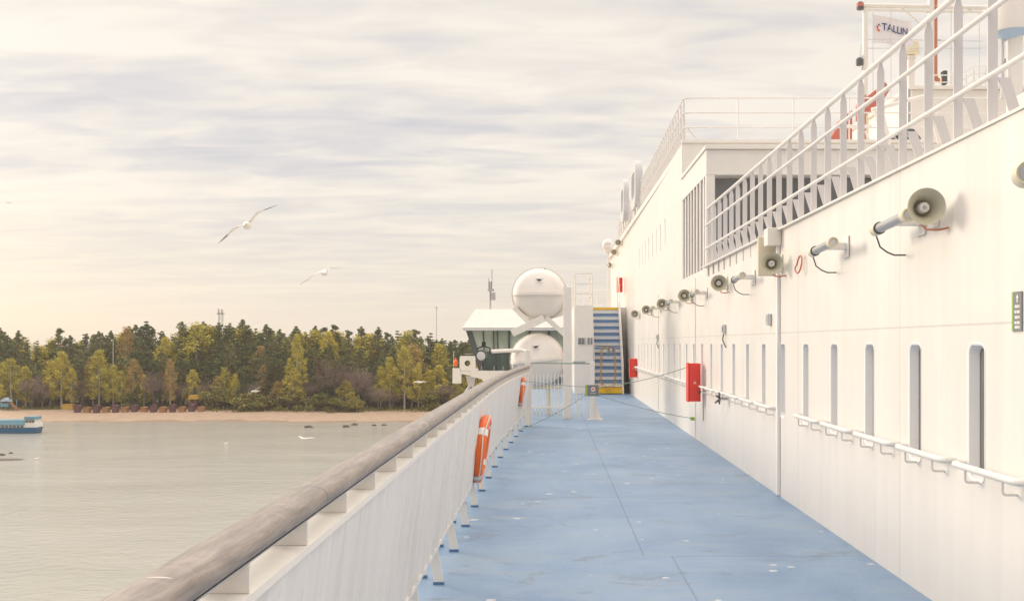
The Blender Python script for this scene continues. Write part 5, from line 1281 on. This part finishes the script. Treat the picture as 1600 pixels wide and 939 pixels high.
# trees one can tell apart along the forest edge: kind, x, top y, distance, width, label
FR = [('birch', 19, 561, 303, 1.35, 'wide yellow green birch at the far left behind the playground'),
      ('birch', 2, 566, 305, 1.2, 'yellow green birch cut by the left edge'),
      ('bare', 50, 580, 302, 1.0, 'brown leafless tree left of the yellow kiosk'),
      ('bare', 66, 588, 301, 0.9, 'smaller brown leafless tree close left of the yellow kiosk'),
      ('birch', 96, 549, 304, 1.25, 'tall olive birch directly above the yellow kiosk'),
      ('bare', 127, 584, 302, 1.0, 'brown leafless tree behind the first purple hut'),
      ('rust', 146, 556, 306, 0.9, 'rusty tinted birch left of the flagpole'),
      ('birch', 155, 546, 304, 1.2, 'tall yellow green birch at the pale flagpole'),
      ('birch', 177, 570, 303, 1.1, 'shorter yellow green birch right of the flagpole'),
      ('rust', 206, 561, 303, 1.1, 'rusty orange birch behind the middle of the hut row'),
      ('bush', 203, 606, 300, 1.3, 'round green bush behind the middle of the hut row'),
      ('spruce', 217, 600, 301, 1.6, 'small dark conifer beside the green bush behind the huts'),
      ('bare', 240, 573, 302, 1.15, 'broad purple brown leafless tree behind the right hut row'),
      ('birch', 258, 528, 318, 1.1, 'bright lime birch top among the dark pines above the right huts'),
      ('rust', 266, 561, 302, 0.8, 'slim rusty birch with a white trunk at the right huts'),
      ('bare', 282, 592, 304, 1.0, 'small brown leafless tree left of the yellow lookout roof'),
      ('bare', 318, 590, 304, 1.0, 'brown leafless tree just right of the lookout'),
      ('bush', 337, 592, 301, 1.3, 'olive bush at the end of the hut row'),
      ('rust', 340, 588, 304, 1.2, 'low rusty birch right of the end of the hut row'),
      ('spruce', 376, 583, 301, 1.5, 'small dark conifer left of the gull in front of the trees'),
      ('birch', 366, 586, 304, 1.0, 'thin olive birch beside the small dark conifer'),
      ('bush', 412, 612, 298, 2.0, 'low olive bush above the middle of the beach'),
      ('rust', 433, 596, 300, 1.8, 'orange brown young birch above the middle of the beach'),
      ('birch', 464, 521, 304, 0.72, 'tall narrow yellow birch left of the large purple tree'),
      ('birch', 457, 580, 302, 1.6, 'short green birch at the foot of the tall narrow one'),
      ('birch', 513, 517, 318, 1.1, 'yellow birch top among the dark pines above the large purple tree'),
      ('bare', 525, 553, 302, 1.35, 'largest purple brown leafless tree in the forest edge'),
      ('bare', 556, 565, 303, 1.1, 'purple brown leafless tree right of the largest one'),
      ('bare', 572, 570, 304, 1.0, 'purple brown leafless tree left of the yellow birches'),
      ('birch', 541, 594, 299, 2.2, 'short green birch in front of the purple trees'),
      ('bush', 497, 606, 295, 1.7, 'broad olive bush at the sand left of the purple trees'),
      ('bush', 522, 618, 294, 2.2, 'low green bush at the sand below the largest purple tree'),
      ('bush', 552, 618, 294, 2.2, 'low green bush at the sand below the short green birch'),
      ('bare', 591, 598, 297, 1.6, 'small reddish leafless tree near the sand'),
      ('birch', 609, 558, 302, 1.05, 'slim yellow birch, left one of the bright group'),
      ('rust', 643, 538, 306, 1.15, 'golden brown birch at the back of the bright group'),
      ('birch', 632, 541, 301, 1.1, 'tallest bright yellow birch in the middle of the bright group'),
      ('birch', 654, 567, 302, 0.8, 'slim yellow birch, right one of the bright group'),
      ('birch', 688, 537, 314, 1.3, 'yellow birch top left of the bridge wing'),
      ('birch', 686, 570, 303, 1.5, 'olive birch left of the bridge wing'),
      ('bare', 695, 594, 300, 1.6, 'reddish leafless tree behind the cap rail'),
      ('birch', 714, 600, 301, 2.2, 'yellow bushy birch under the outer end of the bridge wing'),
      ('bush', 675, 604, 299, 1.7, 'green bush behind the cap rail'),
      ('rust', 413, 570, 306, 0.9, 'rusty birch in shade right of the small dark conifer'),
      ('bare', 395, 590, 304, 1.0, 'brown leafless tree behind the gull above the beach'),
      ('bare', 614, 605, 300, 1.0, 'brown leafless tree under the slim yellow birches'),
      ('birch', 738, 560, 306, 1.2, 'olive birch seen under the bridge wing windows'),
      ('birch', 40, 572, 304, 1.2, 'yellow birch between the wide far left birch and the brown leafless trees'),
      ('birch', 78, 566, 306, 1.1, 'olive birch close left of the tall one above the kiosk'),
      ('birch', 112, 575, 303, 1.1, 'small yellow birch right of the tall one above the kiosk'),
      ('birch', 190, 580, 302, 1.3, 'small bright green birch between the flagpole birches and the rusty birch'),
      ('birch', 225, 585, 303, 1.3, 'small olive birch right of the rusty birch behind the huts'),
      ('birch', 300, 578, 306, 1.2, 'olive birch behind the yellow lookout roof'),
      ('birch', 350, 575, 306, 1.2, 'olive birch in shade left of the small dark conifer'),
      ('bush', 385, 605, 299, 2.2, 'broad olive bush above the bare sand below the gull'),
      ('bush', 452, 606, 299, 2.0, 'olive bush at the foot of the tall narrow yellow birch'),
      ('rust', 405, 540, 314, 1.1, 'tan birch crown among the dark pines above the gull'),
      ('bare', 480, 585, 304, 1.2, 'brown leafless tree just left of the largest purple one'),
      ('birch', 595, 572, 305, 1.1, 'olive birch behind the slim left birch of the bright group'),
      ('birch', 668, 580, 303, 1.2, 'small olive birch between the bright group and the cap rail'),
      ('rust', 200, 512, 320, 0.9, 'pale tan birch crown on the skyline behind the huts')]
for kd, px, ty, D, wd, lb in FR: tree(kd, px, D, ty, lb, 'trees along the forest edge', wd)
# undergrowth that nobody could count along the forest floor
m = MB(); rr = random.Random(5)
for _ in range(9000):
    px = rr.uniform(-40, 760); D = rr.uniform(299, 318) if rr.random() < 0.8 else rr.uniform(294, 300)
    if D < 300 and px < 330: continue
    x = (px - VX) * D / F; z = gz(x, D); hgt = rr.uniform(0.3, 1.5) * (0.5 + 0.5 * math.sin(x * 0.35) ** 2); a = rr.uniform(0, 6.28); s_ = rr.uniform(0.12, 0.35)
    t = Vector((math.cos(a), math.sin(a), 0)) * s_; o_ = len(m.v); p = Vector((x, D, z - 0.1)); m.v += [p - t, p + t, p + Vector((rr.uniform(-.3, .3), rr.uniform(-.3, .3), hgt))]; m.f.append((o_, o_ + 1, o_ + 2))
o = bpy.data.objects.new('undergrowth', m.mesh('undergrowth', 'leaf_bush', smooth=False)); COL.objects.link(o); o['kind'] = 'stuff'
tag(o, 'brown green undergrowth along the foot of the forest', 'undergrowth')
